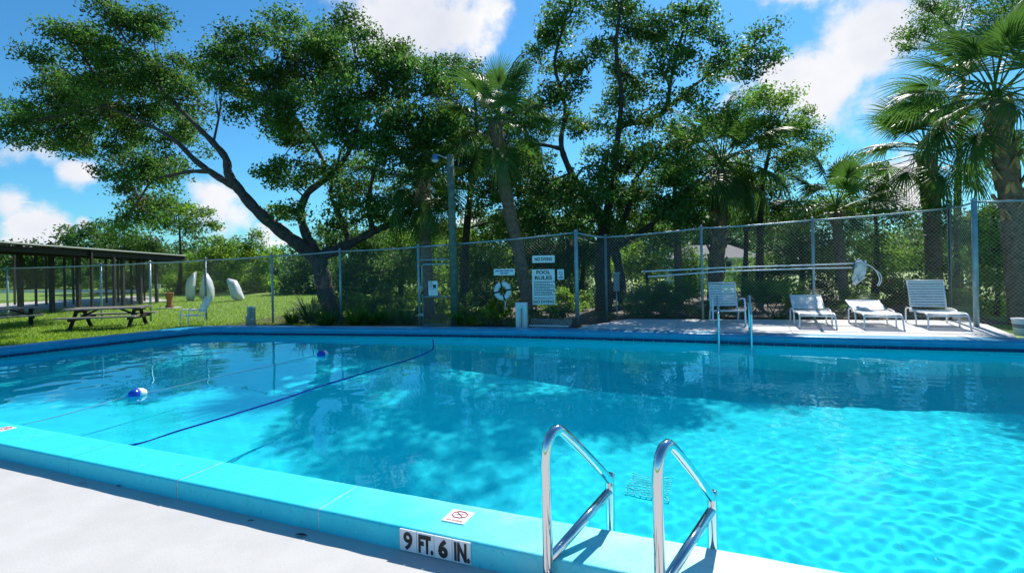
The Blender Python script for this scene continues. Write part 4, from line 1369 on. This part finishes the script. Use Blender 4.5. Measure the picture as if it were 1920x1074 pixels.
# white upturned hulls standing on the lawn
def hull(label, base_px, base_y, outline, thick, bulge, rz):
    c_ = on(base_px, base_y, 0); D_ = c_.y
    root = thing('upright_boat_hull', label, 'boat hull', c_, 0, group='white boat hulls standing on the lawn')
    P_ = [at(x, y, D_) - c_ for x, y in outline]; k = len(P_)
    zc = sum(p.z for p in P_)/k; xc = sum(p.x for p in P_)/k
    mb = MB(); rings = [(1.0, thick*.5), (1.0, 0.0), (.86, -bulge*.55), (.55, -bulge*.9), (.22, -bulge)]
    for sc, y in rings:
        for p in P_: mb.v.append((xc+(p.x-xc)*sc, y + (p.z-zc)*rz, max(0, zc+(p.z-zc)*sc)))
    for r_ in range(len(rings)-1):
        for i in range(k):
            j = (i+1) % k; mb.f.append((r_*k+i, r_*k+j, (r_+1)*k+j, (r_+1)*k+i)); mb.sm.append(r_ > 0)
    mb.f.append(tuple((len(rings)-1)*k+i for i in range(k))); mb.sm.append(True)
    mb.build('hull', M_hull, root)
    mb = MB(); mb.v = [(p.x, thick*.5+.004 + (p.z-zc)*rz, max(0, p.z)) for p in P_]; mb.f = [tuple(range(k))[::-1]]; mb.sm = [False]; mb.build('deck', M_wood, root)
    mb = MB(); ix = sorted(range(k), key=lambda i: P_[i].z)
    a, b = (P_[ix[0]]+P_[ix[1]])*.5, P_[ix[-1]]
    mb.tube([Vector((a.x*(1-u)+b.x*u*.9+xc*0, -bulge*(1.02 - .85*u*u) + (a.z*(1-u)+b.z*u-zc)*rz, a.z*(1-u)+b.z*u*.97)) for u in np.linspace(0.03, .95, 8)], .02, 6); mb.build('keel', M_hull, root)
    return root


def c4(pts): return [(240+x/7.67, 480+y/7.67) for x, y in pts]
hull('white boat hull with its point leaning right, leftmost of three', 355, 564, c4([(852, 640), (930, 640), (942, 560), (946, 420), (962, 226), (925, 255), (878, 305), (848, 365), (838, 440), (842, 540)]), .30, .22, .03)
hull('pointed white boat hull standing behind a fence post, middle of three', 388, 562, c4([(1045, 615), (1215, 625), (1224, 560), (1218, 470), (1185, 360), (1140, 280), (1105, 245), (1078, 350), (1055, 460), (1045, 545)]), .34, .34, .03)
hull('white boat hull with a blunt top tilting left, rightmost of three', 445, 564, c4([(1505, 612), (1540, 638), (1640, 634), (1660, 612), (1628, 530), (1590, 440), (1540, 352), (1480, 336), (1420, 326), (1445, 410), (1480, 520)]), .32, .28, .05)

# house beyond the trees
hc = at(1345, 520, 31.0); hz = 0
hs_ = thing('distant_house', 'pale house with a grey shingle roof beyond the fence', 'house', (hc.x, hc.y, 0), -.12)
def hz_(y): return at(1345, y, 31.0).z
mb = MB(); mb.box((0, 2.0, hz_(484)/2), (4.6, 4, hz_(484))); mb.build('wall', M_housewall, hs_)
e_, r_ = hz_(484), hz_(458)
mb = MB(); v = [(-2.6, -.35, e_), (2.6, -.35, e_), (2.6, 4.3, e_), (-2.6, 4.3, e_), (-1.2, 2, r_), (1.2, 2, r_)]
mb.v = v; mb.f = [(0, 1, 5, 4), (1, 2, 5), (2, 3, 4, 5), (3, 0, 4), (3, 2, 1, 0)]; mb.sm = [False]*5; mb.build('roof', M_shingle, hs_)
mb = MB(); mb.box((0, -.37, e_-.04), (5.25, .05, .12)); mb.build('fascia', M_signwhite, hs_)
for x_ in (.45, -1.6):
    mb = MB(); mb.box((x_, -.02, e_-.55), (.75, .06, .75)); wn = mb.build('window', M_glass, hs_)
    mb = MB()
    for xx in (-.375, 0, .375): mb.box((x_+xx, -.06, e_-.55), (.05, .04, .8))
    for zz_ in (-.375, .375): mb.box((x_, -.06, e_-.55+zz_), (.8, .042, .05))
    mb.build('frame', M_signwhite, wn)
# ------------------------------------------------------------------ trees
oak1_limbs = [([(628, 606, 0), (614, 560, 0), (604, 515, 0), (596, 478, 0)], .30, .24),
    ([(598, 486, 0), (565, 462, -.2), (522, 430, -.4), (480, 393, -.6), (447, 354, -.7), (428, 325, -.7), (424, 298, -.6), (400, 268, -.5), (372, 240, -.4), (338, 205, -.2), (300, 165, 0)], .25, .045),
    ([(445, 352, -.7), (412, 334, -.8), (365, 300, -1.1), (330, 265, -1.3), (280, 235, -1.4), (200, 200, -1.3)], .13, .04),
    ([(395, 322, -.9), (355, 322, -1), (320, 330, -1), (285, 340, -.8), (255, 385, -.7)], .075, .03),
    ([(592, 474, 0), (574, 440, .1), (564, 400, .2), (577, 362, .2), (612, 335, .1), (645, 300, 0), (665, 255, 0), (680, 190, 0)], .18, .05),
    ([(612, 335, .1), (600, 290, .5), (560, 230, .8), (510, 160, .9)], .09, .03),
    ([(600, 480, 0), (650, 460, .3), (700, 434, .5), (740, 415, .6), (790, 370, .8), (815, 300, 1)], .20, .05),
    ([(655, 457, .3), (640, 410, .6), (620, 360, 1), (640, 280, 1.3)], .10, .04),
    ([(700, 434, .5), (690, 380, 0), (705, 310, -.5), (730, 220, -.8)], .10, .03)]
oak1_lobes = [(240, 40, 52), (205, 15, 30), (285, 40, 34), (130, 82, 44), (75, 100, 24), (180, 110, 62), (95, 160, 50), (60, 215, 52), (140, 190, 66), (240, 130, 60), (235, 190, 70), (315, 135, 50), (350, 180, 44), (25, 235, 34), (60, 265, 28),
    (130, 255, 48), (225, 245, 58), (300, 230, 55), (150, 285, 28), (260, 310, 46), (300, 300, 40), (250, 365, 36), (240, 410, 30), (232, 445, 20), (290, 375, 32), (335, 330, 30), (275, 400, 28), (355, 255, 36), (210, 330, 24),
    (480, 75, 46), (440, 105, 42), (415, 150, 40), (398, 120, 24), (545, 65, 48), (600, 85, 50), (655, 55, 44), (640, 110, 64), (720, 105, 50), (560, 140, 66), (490, 160, 60), (700, 170, 66), (760, 140, 50), (800, 130, 38), (820, 170, 44), (620, 190, 68), (520, 215, 52), (455, 195, 38),
    (720, 240, 60), (650, 255, 54), (565, 250, 42), (785, 220, 52), (528, 300, 30), (515, 330, 20), (600, 310, 40), (680, 330, 52), (740, 310, 52), (555, 340, 18), (700, 390, 44), (640, 385, 34), (830, 260, 44), (640, 420, 24), (770, 380, 40), (545, 395, 14), (510, 240, 30), (525, 400, 12)]
lr = random.Random(4)
oak1_lobes = [(x, y, s, lr.uniform(1.0, 5.0) if x < 400 else lr.uniform(-1.4, 2.2)) for x, y, s in oak1_lobes]
oak1_limbs = [([(x, y, d + max(0, (430-x)/70)) for x, y, d in pts], a, b) for pts, a, b in oak1_limbs]
tree('live_oak', 'huge spreading oak with a long limb leaning left over the lawn', 'tree', 17.2, oak1_limbs, oak1_lobes, M_oak, per=1700, leaf=.13, clump=.58, lper=170, flat=.55, seed=11, twigs=10, moss=10, group='large oaks behind the fence')

oak2_limbs = [([(1130, 604, 0), (1132, 560, 0), (1130, 500, 0), (1133, 440, 0)], .34, .26),
    ([(1118, 500, 0), (1165, 560, .3), (1160, 500, .3), (1150, 460, .2)], .16, .16),
    ([(1133, 440, 0), (1120, 395, -.1), (1085, 350, -.2), (1060, 300, -.3), (1052, 262, -.2), (1060, 200, 0), (1040, 120, 0), (1060, 40, 0)], .17, .04),
    ([(1056, 280, -.3), (1020, 272, -.4), (980, 268, -.4), (930, 262, -.3)], .08, .03),
    ([(1133, 445, 0), (1140, 390, .1), (1152, 330, .2), (1158, 260, .2), (1165, 180, .2), (1155, 90, 0), (1165, 10, 0)], .17, .05),
    ([(1145, 470, .1), (1175, 400, .2), (1190, 340, .3), (1230, 290, .4), (1290, 260, .3)], .13, .04),
    ([(1160, 235, .2), (1215, 225, .3), (1250, 205, .2), (1290, 170, 0), (1340, 135, -.1), (1420, 100, -.2)], .11, .03),
    ([(1160, 460, .2), (1210, 430, 0), (1260, 385, -.2), (1310, 335, -.3)], .14, .05),
    ([(1250, 205, .2), (1262, 130, .3), (1280, 60, .4), (1290, 0, .4)], .08, .03)]
oak2_lobes = [(1050, 50, 42), (1015, 75, 30), (1045, 110, 44), (1075, 15, 40), (1090, 130, 36), (1030, 165, 34), (1065, 185, 34), (1170, 15, 46), (1150, 75, 46), (1195, 70, 44), (1235, 35, 42), (1290, 25, 40), (1275, 85, 44), (1325, 55, 30), (1340, 105, 38), (1180, 140, 50),
    (1250, 135, 38), (1160, 200, 44), (1225, 195, 36), (1420, 75, 36), (1398, 120, 34), (1440, 105, 22), (1360, 130, 32), (1290, 190, 38), (1220, 285, 46), (1140, 265, 46), (1090, 235, 38), (1280, 260, 42), (1300, 320, 48), (1190, 325, 52), (1125, 310, 44), (1055, 340, 42), (1000, 315, 40), (970, 370, 46), (1040, 395, 50), (1105, 375, 42),
    (1180, 395, 52), (1245, 385, 44), (1290, 410, 40), (960, 300, 34), (1010, 415, 38), (1080, 430, 34), (1230, 440, 36), (1350, 220, 28), (1200, 240, 30), (1170, -45, 38), (1230, -40, 34), (1105, -50, 30), (1180, -105, 36), (1240, -110, 26),
    (1270, 345, 40), (1265, 400, 40), (1090, 405, 40), (1150, 350, 44), (1010, 360, 40), (1210, 360, 44), (1150, 425, 34), (985, 430, 34), (1300, 375, 34)]
tree('live_oak', 'tall oak with thin airy top between two palms behind the fence', 'tree', 18.6, oak2_limbs, oak2_lobes, M_oak2, per=1350, leaf=.13, clump=.55, lper=150, flat=.6, seed=12, twigs=10, moss=8, group='large oaks behind the fence')
tree('oak_tree', 'leafy oak filling the gap behind the leaning palm', 'tree', 21.5, [([(870, 600, 0), (872, 480, 0), (880, 380, 0), (895, 280, 0), (890, 180, 0)], .22, .06)],
     [(870, 140, 36), (850, 125, 28), (905, 160, 36), (890, 230, 44), (850, 210, 34), (880, 310, 46), (930, 340, 42), (845, 300, 36), (830, 360, 36), (940, 250, 40), (980, 220, 36), (905, 370, 30), (850, 390, 22), (800, 330, 36), (760, 345, 32), (830, 425, 30), (960, 420, 40), (1000, 290, 38), (990, 205, 26), (900, 405, 28), (960, 300, 40), (820, 290, 34), (860, 260, 36), (1000, 350, 36), (930, 200, 36), (962, 160, 24), (1010, 240, 36), (985, 132, 18), (835, 165, 30)], M_oak2, per=1900, leaf=.12, seed=13, group='trees beyond the fence')
tree('oak_tree', 'small bright oak right of the airy tall oak', 'tree', 21, [([(1425, 600, 0), (1425, 450, 0), (1430, 350, 0), (1450, 250, 0)], .18, .05)],
     [(1450, 215, 44), (1405, 200, 32), (1490, 250, 40), (1505, 300, 34), (1425, 260, 42), (1440, 182, 26), (1512, 222, 24), (1470, 310, 36), (1380, 250, 34), (1540, 270, 14), (1410, 320, 36)], M_olive, per=1600, clump=.55, lper=130, leaf=.12, seed=14, group='trees beyond the fence')
tree('oak_tree', 'airy oak rising behind the two palms at the right', 'tree', 22, [([(1800, 600, 0), (1795, 420, 0), (1800, 250, 0), (1810, 100, 0)], .2, .06)],
     [(1760, 28, 38), (1722, 58, 34), (1702, 92, 20), (1815, 12, 40), (1870, 30, 40), (1775, 85, 30), (1740, 12, 30), (1900, 10, 34), (1840, 90, 34), (1690, 65, 14)], M_oak, per=1150, leaf=.115, seed=15, twigs=8, group='trees beyond the fence')

BG = [
 ('pine_tree', 'flat topped small tree with bare limbs behind the pavilion end', 34, 335, 560, [(298, 402, 24), (335, 384, 24), (372, 398, 24), (360, 428, 24), (276, 420, 18), (318, 424, 24), (402, 426, 20), (345, 405, 20)], M_olive, 900),
 ('oak_tree', 'dark tree clump behind the pavilion roof', 38, 262, 562, [(250, 458, 20), (288, 466, 26), (238, 478, 20), (300, 500, 34), (262, 520, 30), (200, 500, 30), (150, 520, 28), (215, 535, 26), (255, 545, 22)], M_dark, 1200),
 ('oak_tree', 'broad olive tree behind the white boat hulls', 36, 420, 562, [(420, 468, 34), (470, 458, 26), (440, 505, 38), (400, 498, 34), (372, 530, 30), (430, 540, 30), (350, 500, 30), (330, 535, 26), (395, 545, 20)], M_olive, 1200),
 ('leafy_shrub', 'yellow green shrub lit by the sun beyond the lawn', 35, 482, 563, [(480, 490, 28), (500, 525, 34), (460, 540, 22), (508, 478, 18), (488, 548, 18)], M_bright, 1300),
 ('oak_tree', 'dark green rounded tree left of the big leaning trunk', 33, 575, 566, [(560, 518, 36), (590, 498, 30), (540, 542, 26), (622, 530, 34), (600, 552, 26), (565, 552, 22)], M_dark, 1300),
 ('oak_tree', 'mid green tree just right of the big leaning trunk', 25, 680, 590, [(660, 500, 38), (700, 465, 34), (690, 535, 44), (648, 548, 34), (720, 510, 36), (670, 455, 28), (640, 515, 26)], M_oak, 1500),
 ('oak_tree', 'sunlit olive tree behind the gate', 26, 750, 590, [(740, 448, 38), (765, 495, 44), (730, 555, 44), (800, 520, 40), (715, 405, 26), (790, 455, 32), (820, 470, 34), (760, 565, 34), (815, 565, 32), (830, 515, 26)], M_olive, 1500),
 ('oak_tree', 'round olive tree right of the wooden pole', 24, 890, 596, [(862, 470, 34), (900, 452, 38), (880, 525, 44), (930, 500, 40), (855, 570, 30), (862, 438, 16), (920, 550, 36), (890, 580, 26)], M_olive, 1500),
 ('oak_tree', 'dense dark tree behind the pool rules sign', 25, 1000, 596, [(960, 452, 42), (1005, 478, 40), (980, 535, 44), (1040, 500, 40), (1055, 555, 36), (940, 415, 34), (1070, 480, 34), (1020, 565, 30), (1095, 540, 34), (1100, 470, 34)], M_dark, 1500),
 ('oak_tree', 'dark oak crown behind the palm by the armchair', 24, 1395, 600, [(1330, 300, 36), (1380, 335, 38), (1300, 380, 38), (1420, 375, 38), (1470, 395, 34), (1350, 415, 32), (1520, 385, 34), (1400, 425, 28), (1270, 330, 34), (1345, 360, 34), (1450, 340, 30), (1440, 430, 28), (1500, 430, 30)], M_dark, 1500),
 ('leafy_shrub', 'shady shrub hiding the left half of the house', 25, 1300, 600, [(1300, 498, 24), (1282, 520, 22), (1312, 530, 24), (1290, 475, 16)], M_olive, 1600),
 ('leafy_shrub', 'shady shrub in front of the house corner', 26, 1408, 600, [(1408, 508, 22), (1385, 525, 20), (1425, 490, 18), (1430, 530, 20)], M_olive, 1600),
 ('oak_tree', 'dark dense tree crown low behind the airy oak', 26, 1090, 600, [(1000, 400, 40), (1050, 430, 40), (1110, 410, 40), (1160, 440, 38), (1210, 420, 38), (1260, 440, 36), (960, 430, 34), (1060, 370, 34), (1180, 380, 34), (1120, 470, 34), (1060, 480, 34)], M_dark, 1400),
 ('leafy_shrub', 'bright lime green shrub right of the dark trunk', 20, 1210, 596, [(1205, 505, 42), (1235, 548, 40), (1175, 555, 36), (1252, 492, 34), (1192, 462, 30), (1215, 580, 26), (1260, 560, 22), (1165, 500, 26)], M_bright, 1700),
 ('oak_tree', 'shaded tree over the distant house roof', 38, 1300, 560, [(1300, 420, 34), (1390, 398, 40), (1440, 425, 40), (1345, 412, 32), (1260, 440, 30), (1410, 440, 16), (1300, 445, 14), (1440, 470, 30), (1275, 530, 20), (1250, 500, 26)], M_oak, 1200),
 ('oak_tree', 'mossy tree behind the net on the fence', 20.5, 1500, 596, [(1480, 468, 42), (1450, 512, 34), (1520, 498, 42), (1500, 548, 38), (1560, 455, 44), (1435, 560, 30), (1540, 555, 34), (1470, 575, 26), (1420, 530, 20), (1530, 420, 38), (1480, 420, 34)], M_dark, 1500),
 ('oak_tree', 'sunlit tree left of the short palm trunk', 20, 1640, 596, [(1600, 420, 42), (1640, 460, 46), (1585, 520, 44), (1650, 530, 44), (1700, 480, 42), (1565, 395, 34), (1620, 372, 38), (1695, 410, 34), (1690, 560, 34), (1610, 570, 32), (1590, 345, 26)], M_olive, 1500),
 ('oak_tree', 'leafy tree between the two palm trunks at the right', 19, 1790, 600, [(1720, 540, 42), (1790, 500, 44), (1800, 440, 38), (1770, 562, 36), (1838, 415, 34), (1815, 560, 36), (1750, 450, 34), (1780, 395, 26), (1840, 490, 40), (1730, 390, 24)], M_oak, 1500),
 ('leafy_shrub', 'tall yellow green hedge shrub at the right edge', 14.6, 1868, 608, [(1862, 470, 34), (1872, 525, 36), (1862, 575, 30), (1900, 435, 34), (1905, 505, 36), (1880, 400, 30), (1850, 430, 26), (1930, 470, 40), (1845, 520, 22), (1850, 590, 20)], M_bright, 2000),
]
for i, (nm, lb, D_, x_, yb, lobes, m_, per) in enumerate(BG):
    yt = min(l_[1] for l_ in lobes)
    p_ = on(x_, 700, 0)
    gz = at(x_, 560, D_); v_ = EYE/D_*F + (H0 - math.tan(ROLL)*(x_-960))       # row of the ground at that distance
    tree(nm, lb, 'tree' if nm != 'leafy_shrub' else 'shrub', D_, [([(x_, v_, 0), (x_+4, (v_+yt)/2+20, 0), (x_, yt+20, 0)], .16 if nm != 'leafy_shrub' else .07, .04)], lobes, m_, per=per*(0.75 if D_ > 30 else 1.0), leaf=.115 if D_ < 21 else (.14 if D_ < 30 else .18),
         clump=.45 if D_ < 22 else .6, seed=40+i, twigs=3, depth=1.2 if nm != 'leafy_shrub' else .7, group='trees beyond the fence' if nm != 'leafy_shrub' else 'shrubs beyond the fence', moss=14 if 'mossy' in lb else 0)

# far wood closing the horizon
r = np.random.default_rng(99)
Lw = []
for k in range(150):
    x_ = -1100 + k*28; D_ = r.uniform(46, 58)
    hz = H0 - math.tan(ROLL)*(x_-960)
    top = hz - 28 - 26*math.sin(k*.31) - 14*math.sin(k*.83+1) - r.uniform(-8, 12)
    for y_ in np.arange(top, hz+40, 26): Lw.append((tuple(at(x_+r.uniform(-12, 12), y_, D_)), 1.5))
C, T, K = lobe_leaves(Lw, 220, .9, r, 22)
tag(obj('distant_wood', leaf_mesh('distant_wood', C, .36, M_dark, T, seed=5)), 'dark wood closing the horizon behind everything', 'wood', kind='stuff')

# ------------------------------------------------------------------ palms
palm('leaning slender palm left of the rules sign', 17.0, [(992, 606), (985, 540), (970, 460), (952, 380), (938, 300), (930, 230)], (930, 225), .19, .21, 26, 1.02, 21, boots=.12, low=-50)
palm('short shaggy palm directly behind the gate', 17.2, [(806, 608), (802, 520), (797, 440), (793, 380), (792, 340)], (790, 335), .17, .19, 24, 1.0, 22, boots=.45, low=-50, hang=2)
palm('dark palm behind the far armchair', 19.6, [(1340, 603), (1340, 540), (1345, 470), (1350, 400), (1352, 320)], (1352, 300), .25, .29, 30, 1.22, 23, boots=.75, low=-52, hang=2)
palm('palm with a flared trunk top behind the flat loungers', 19.2, [(1752, 604), (1751, 500), (1748, 420), (1742, 350), (1738, 290)], (1738, 282), .25, .30, 30, 1.22, 24, boots=.32, low=-34)
palm('tallest palm at the right edge with a thick shaggy trunk', 12.9, [(1912, 615), (1905, 500), (1896, 380), (1882, 280), (1868, 190)], (1866, 172), .215, .25, 34, 1.12, 25, boots=.6, low=-36)
palm('low palm half hidden left of the flared palm', 18.5, [(1585, 606), (1580, 520), (1572, 440), (1568, 400)], (1566, 385), .16, .17, 16, 1.05, 26, boots=.2, low=-20)
tb_ = at(1274, 585, 19.6); tb_.z = 0
bt = thing('slim_trunk', 'slim straight bare trunk left of the far armchair', 'tree trunk', tb_, group='bare trunks')
mb = MB(); tt0 = at(1264, 330, tb_.y)-tb_; mb.tube([Vector((0, 0, 0)), tt0*.4+Vector((.02, 0, 0)), tt0*.75, tt0], [.16, .14, .11, .06], 12); mb.build('stem', M_palmbark, bt)

# ------------------------------------------------------------------ low plants along the fence
def clump(name, label, px, py, D, n, ln, m, width=.035, spread=.9, seed=1, group='low plants along the fence', cat='plant'):
    r_ = random.Random(seed); base = on(px, py, 0.0) if D is None else at(px, py, D); base.z = 0
    root = thing(name, label, cat, base, group=group)
    mb = MB(); cols = []
    for i in range(n):
        a = r_.uniform(0, 6.283); up_ = r_.uniform(.35, 1.0); L_ = ln*r_.uniform(.6, 1.15)
        d = Vector((math.cos(a), math.sin(a), 0)); s_ = Vector((-d.y, d.x, 0)); o_ = d*r_.uniform(0, .12)
        b = len(mb.v); c_ = r_.uniform(.6, 1.35)
        for u in (0, .35, .7, 1.0):
            p = o_ + d*(spread*L_*u*(1.15-up_*.6)) + Vector((0, 0, L_*up_*(u*1.25-.75*u*u*u*(1.3-up_))))
            w_ = width*(.6, 1, .75, .05)[(0, .35, .7, 1.0).index(u)]
            mb.v += [tuple(p+s_*w_*.5), tuple(p-s_*w_*.5)]; cols += [c_, c_]
        for k in range(3): mb.f.append((b+2*k, b+2*k+1, b+2*k+3, b+2*k+2)); mb.sm.append(False)
    me = mb.mesh('blades', m); at_ = me.color_attributes.new('tint', 'FLOAT_COLOR', 'POINT')
    col = np.ones((len(cols), 4), np.float32); col[:, :3] = np.array(cols)[:, None]; at_.data.foreach_set('color', col.reshape(-1))
    obj('blades', me, root)
    return root


def shrub(label, px, py, D, lobes, m, seed, per=2600, leaf=.09, name='leafy_shrub'):
    gy = EYE/D*F + (H0 - math.tan(ROLL)*(px-960))
    return tree(name, label, 'shrub', D, [([(px, gy, 0), (px, gy-10, 0), (px, py, 0)], .03, .012)], lobes, m, per=per, leaf=leaf, clump=.24, seed=seed, twigs=2, depth=.25, group='low plants along the fence')


clump('arching_plant', 'dark arching clump left of the leaning trunk', 582, 607, 16.6, 260, .95, M_palm, .03, 1.0, 61)
clump('lily_clump', 'light green leafy clump beside the dark arching clump', 548, 608, 16.4, 160, .45, M_bright, .04, 1.0, 62)
for i, (x_, lb) in enumerate(((612, 'strap leaved plant at the foot of the leaning trunk'), (668, 'strap leaved plant just right of the fence post by the trunk'), (700, 'strap leaved plant midway between trunk and gate'), (730, 'strap leaved plant with pale tips before the gate'), (764, 'strap leaved plant touching the left gate post'))):
    clump('lily_clump', lb, x_, 611, 15.4+.2*(i % 2), 190, .62+.06*(i % 3), M_bright if i % 2 else M_oak2, .034, 1.0, 63+i)
shrub('low yellow green shrub right of the wooden pole', 880, 585, 14.9, [(875, 594, 24), (900, 590, 22), (860, 600, 16), (915, 600, 18)], M_bright, 71)
shrub('leafy shrub under the life ring', 940, 575, 14.8, [(935, 575, 26), (955, 590, 24), (920, 590, 20), (970, 600, 16)], M_bright, 72)
shrub('dark shrub behind the slim utility box', 1010, 580, 15.6, [(1005, 585, 22), (1035, 582, 20), (1055, 590, 18)], M_olive, 73)
shrub('small shrub at the foot of the bright green shrub', 1195, 585, 16.2, [(1185, 585, 18), (1210, 588, 20), (1235, 585, 18)], M_olive, 74)


def palmetto(label, px, py, D, n, s, seed, lo=5):
    r_ = random.Random(seed); base = at(px, py, D); base.z = 0
    root = thing('palmetto', label, 'palmetto', base, group='fan leaved palmettos by the fence')
    for i in range(n):
        fr = obj('frond', FRONDS[r_.choice((0, 1))][r_.randrange(3)], root, (r_.uniform(-.15, .15), r_.uniform(-.15, .15), .05))
        fr.rotation_euler = (r_.uniform(-.4, .4), -math.radians(r_.uniform(lo, 75)), r_.uniform(0, 6.28)); k = s*r_.uniform(.8, 1.1); fr.scale = (k, k, k)


palmetto('palmetto clump right of the post mounted box', 1190, 600, 15.6, 8, .55, 81)
palmetto('palmetto clump left of the slim bare trunk', 1246, 600, 15.8, 9, .62, 82)
palmetto('palmetto clump between slim trunk and fence post', 1298, 600, 15.8, 9, .70, 83)
palmetto('palmetto with a dark drooping fan right of the armchair', 1455, 600, 15.0, 9, .72, 84)
palmetto('palmetto behind the back of the far armchair', 1405, 600, 15.5, 8, .66, 85)
palmetto('palmetto between the two left loungers', 1560, 602, 15.6, 7, .60, 86)

for i, (x_, y_, D_, lb, m_) in enumerate((
    (662, 570, 18.0, 'undergrowth shrub in the shade right of the leaning trunk', M_olive), (735, 565, 18.4, 'undergrowth shrub behind the fence panel left of the gate', M_oak), (830, 565, 18.6, 'undergrowth shrub seen through the gate', M_olive),
    (912, 560, 19.0, 'undergrowth shrub far behind the life ring', M_dark), (1060, 565, 18.4, 'undergrowth shrub beside the thick fence post', M_bright), (1112, 570, 20.0, 'undergrowth shrub just left of the dark trunk', M_olive),
    (1505, 565, 17.4, 'undergrowth shrub behind the half raised lounger', M_bright), (1612, 560, 18.0, 'undergrowth shrub behind the flat lounger', M_olive), (1690, 560, 18.4, 'undergrowth shrub left of the flared palm trunk', M_oak), (1806, 560, 17.6, 'undergrowth shrub between the right fence posts', M_bright))):
    shrub(lb, x_, y_, D_, [(x_-26, y_+14, 24), (x_, y_, 28), (x_+28, y_+12, 26), (x_+8, y_+26, 22), (x_-14, y_-14, 18)], m_, 120+i, per=1700, leaf=.10)

# ------------------------------------------------------------------ lawn grass
r = np.random.default_rng(5)
N = 90000
D_ = 11.5 + 20*r.random(N)**1.6
px = r.uniform(-60, 840, N)
X_ = (px-960)/F*D_
P = np.stack([X_, D_, np.zeros(N)], -1)
# keep clear of the pool and decks
dlv = np.array([-dl.y, dl.x]); fdv2 = np.array([-df.y, df.x])
d1 = (P[:, :2]-np.array(A_nl[:2])) @ dlv
d2 = (P[:, :2]-np.array(C_fl[:2])) @ fdv2
P = P[(d1 > .42) | (d2 > .55)]; N = len(P)
hgt = r.uniform(.035, .095, N); ang = r.uniform(0, 6.283, N); w_ = r.uniform(.006, .012, N)
V = np.empty((N, 3, 3), np.float32)
s_ = np.stack([np.cos(ang), np.sin(ang), np.zeros(N)], -1)
V[:, 0] = P - s_*w_[:, None]; V[:, 1] = P + s_*w_[:, None]
V[:, 2] = P + np.stack([r.normal(0, .03, N), r.normal(0, .03, N), hgt], -1)
me = bpy.data.meshes.new('grass_blades')
me.vertices.add(N*3); me.vertices.foreach_set('co', V.reshape(-1)); me.loops.add(N*3); me.loops.foreach_set('vertex_index', np.arange(N*3, dtype=np.int32))
me.polygons.add(N); me.polygons.foreach_set('loop_start', np.arange(0, N*3, 3, dtype=np.int32)); me.update(calc_edges=True)
ca = me.color_attributes.new('tint', 'FLOAT_COLOR', 'POINT')
cc = np.ones((N, 3, 4), np.float32); b_ = r.uniform(.6, 1.4, N); cc[:, :, 0] = (b_*r.uniform(.8, 1.3, N))[:, None]; cc[:, :, 1] = b_[:, None]; cc[:, :, 2] = b_[:, None]
ca.data.foreach_set('color', cc.reshape(-1)); me.materials.append(M_grassb)
tag(obj('grass', me), 'short mown grass blades of the lawn', 'grass', kind='stuff')
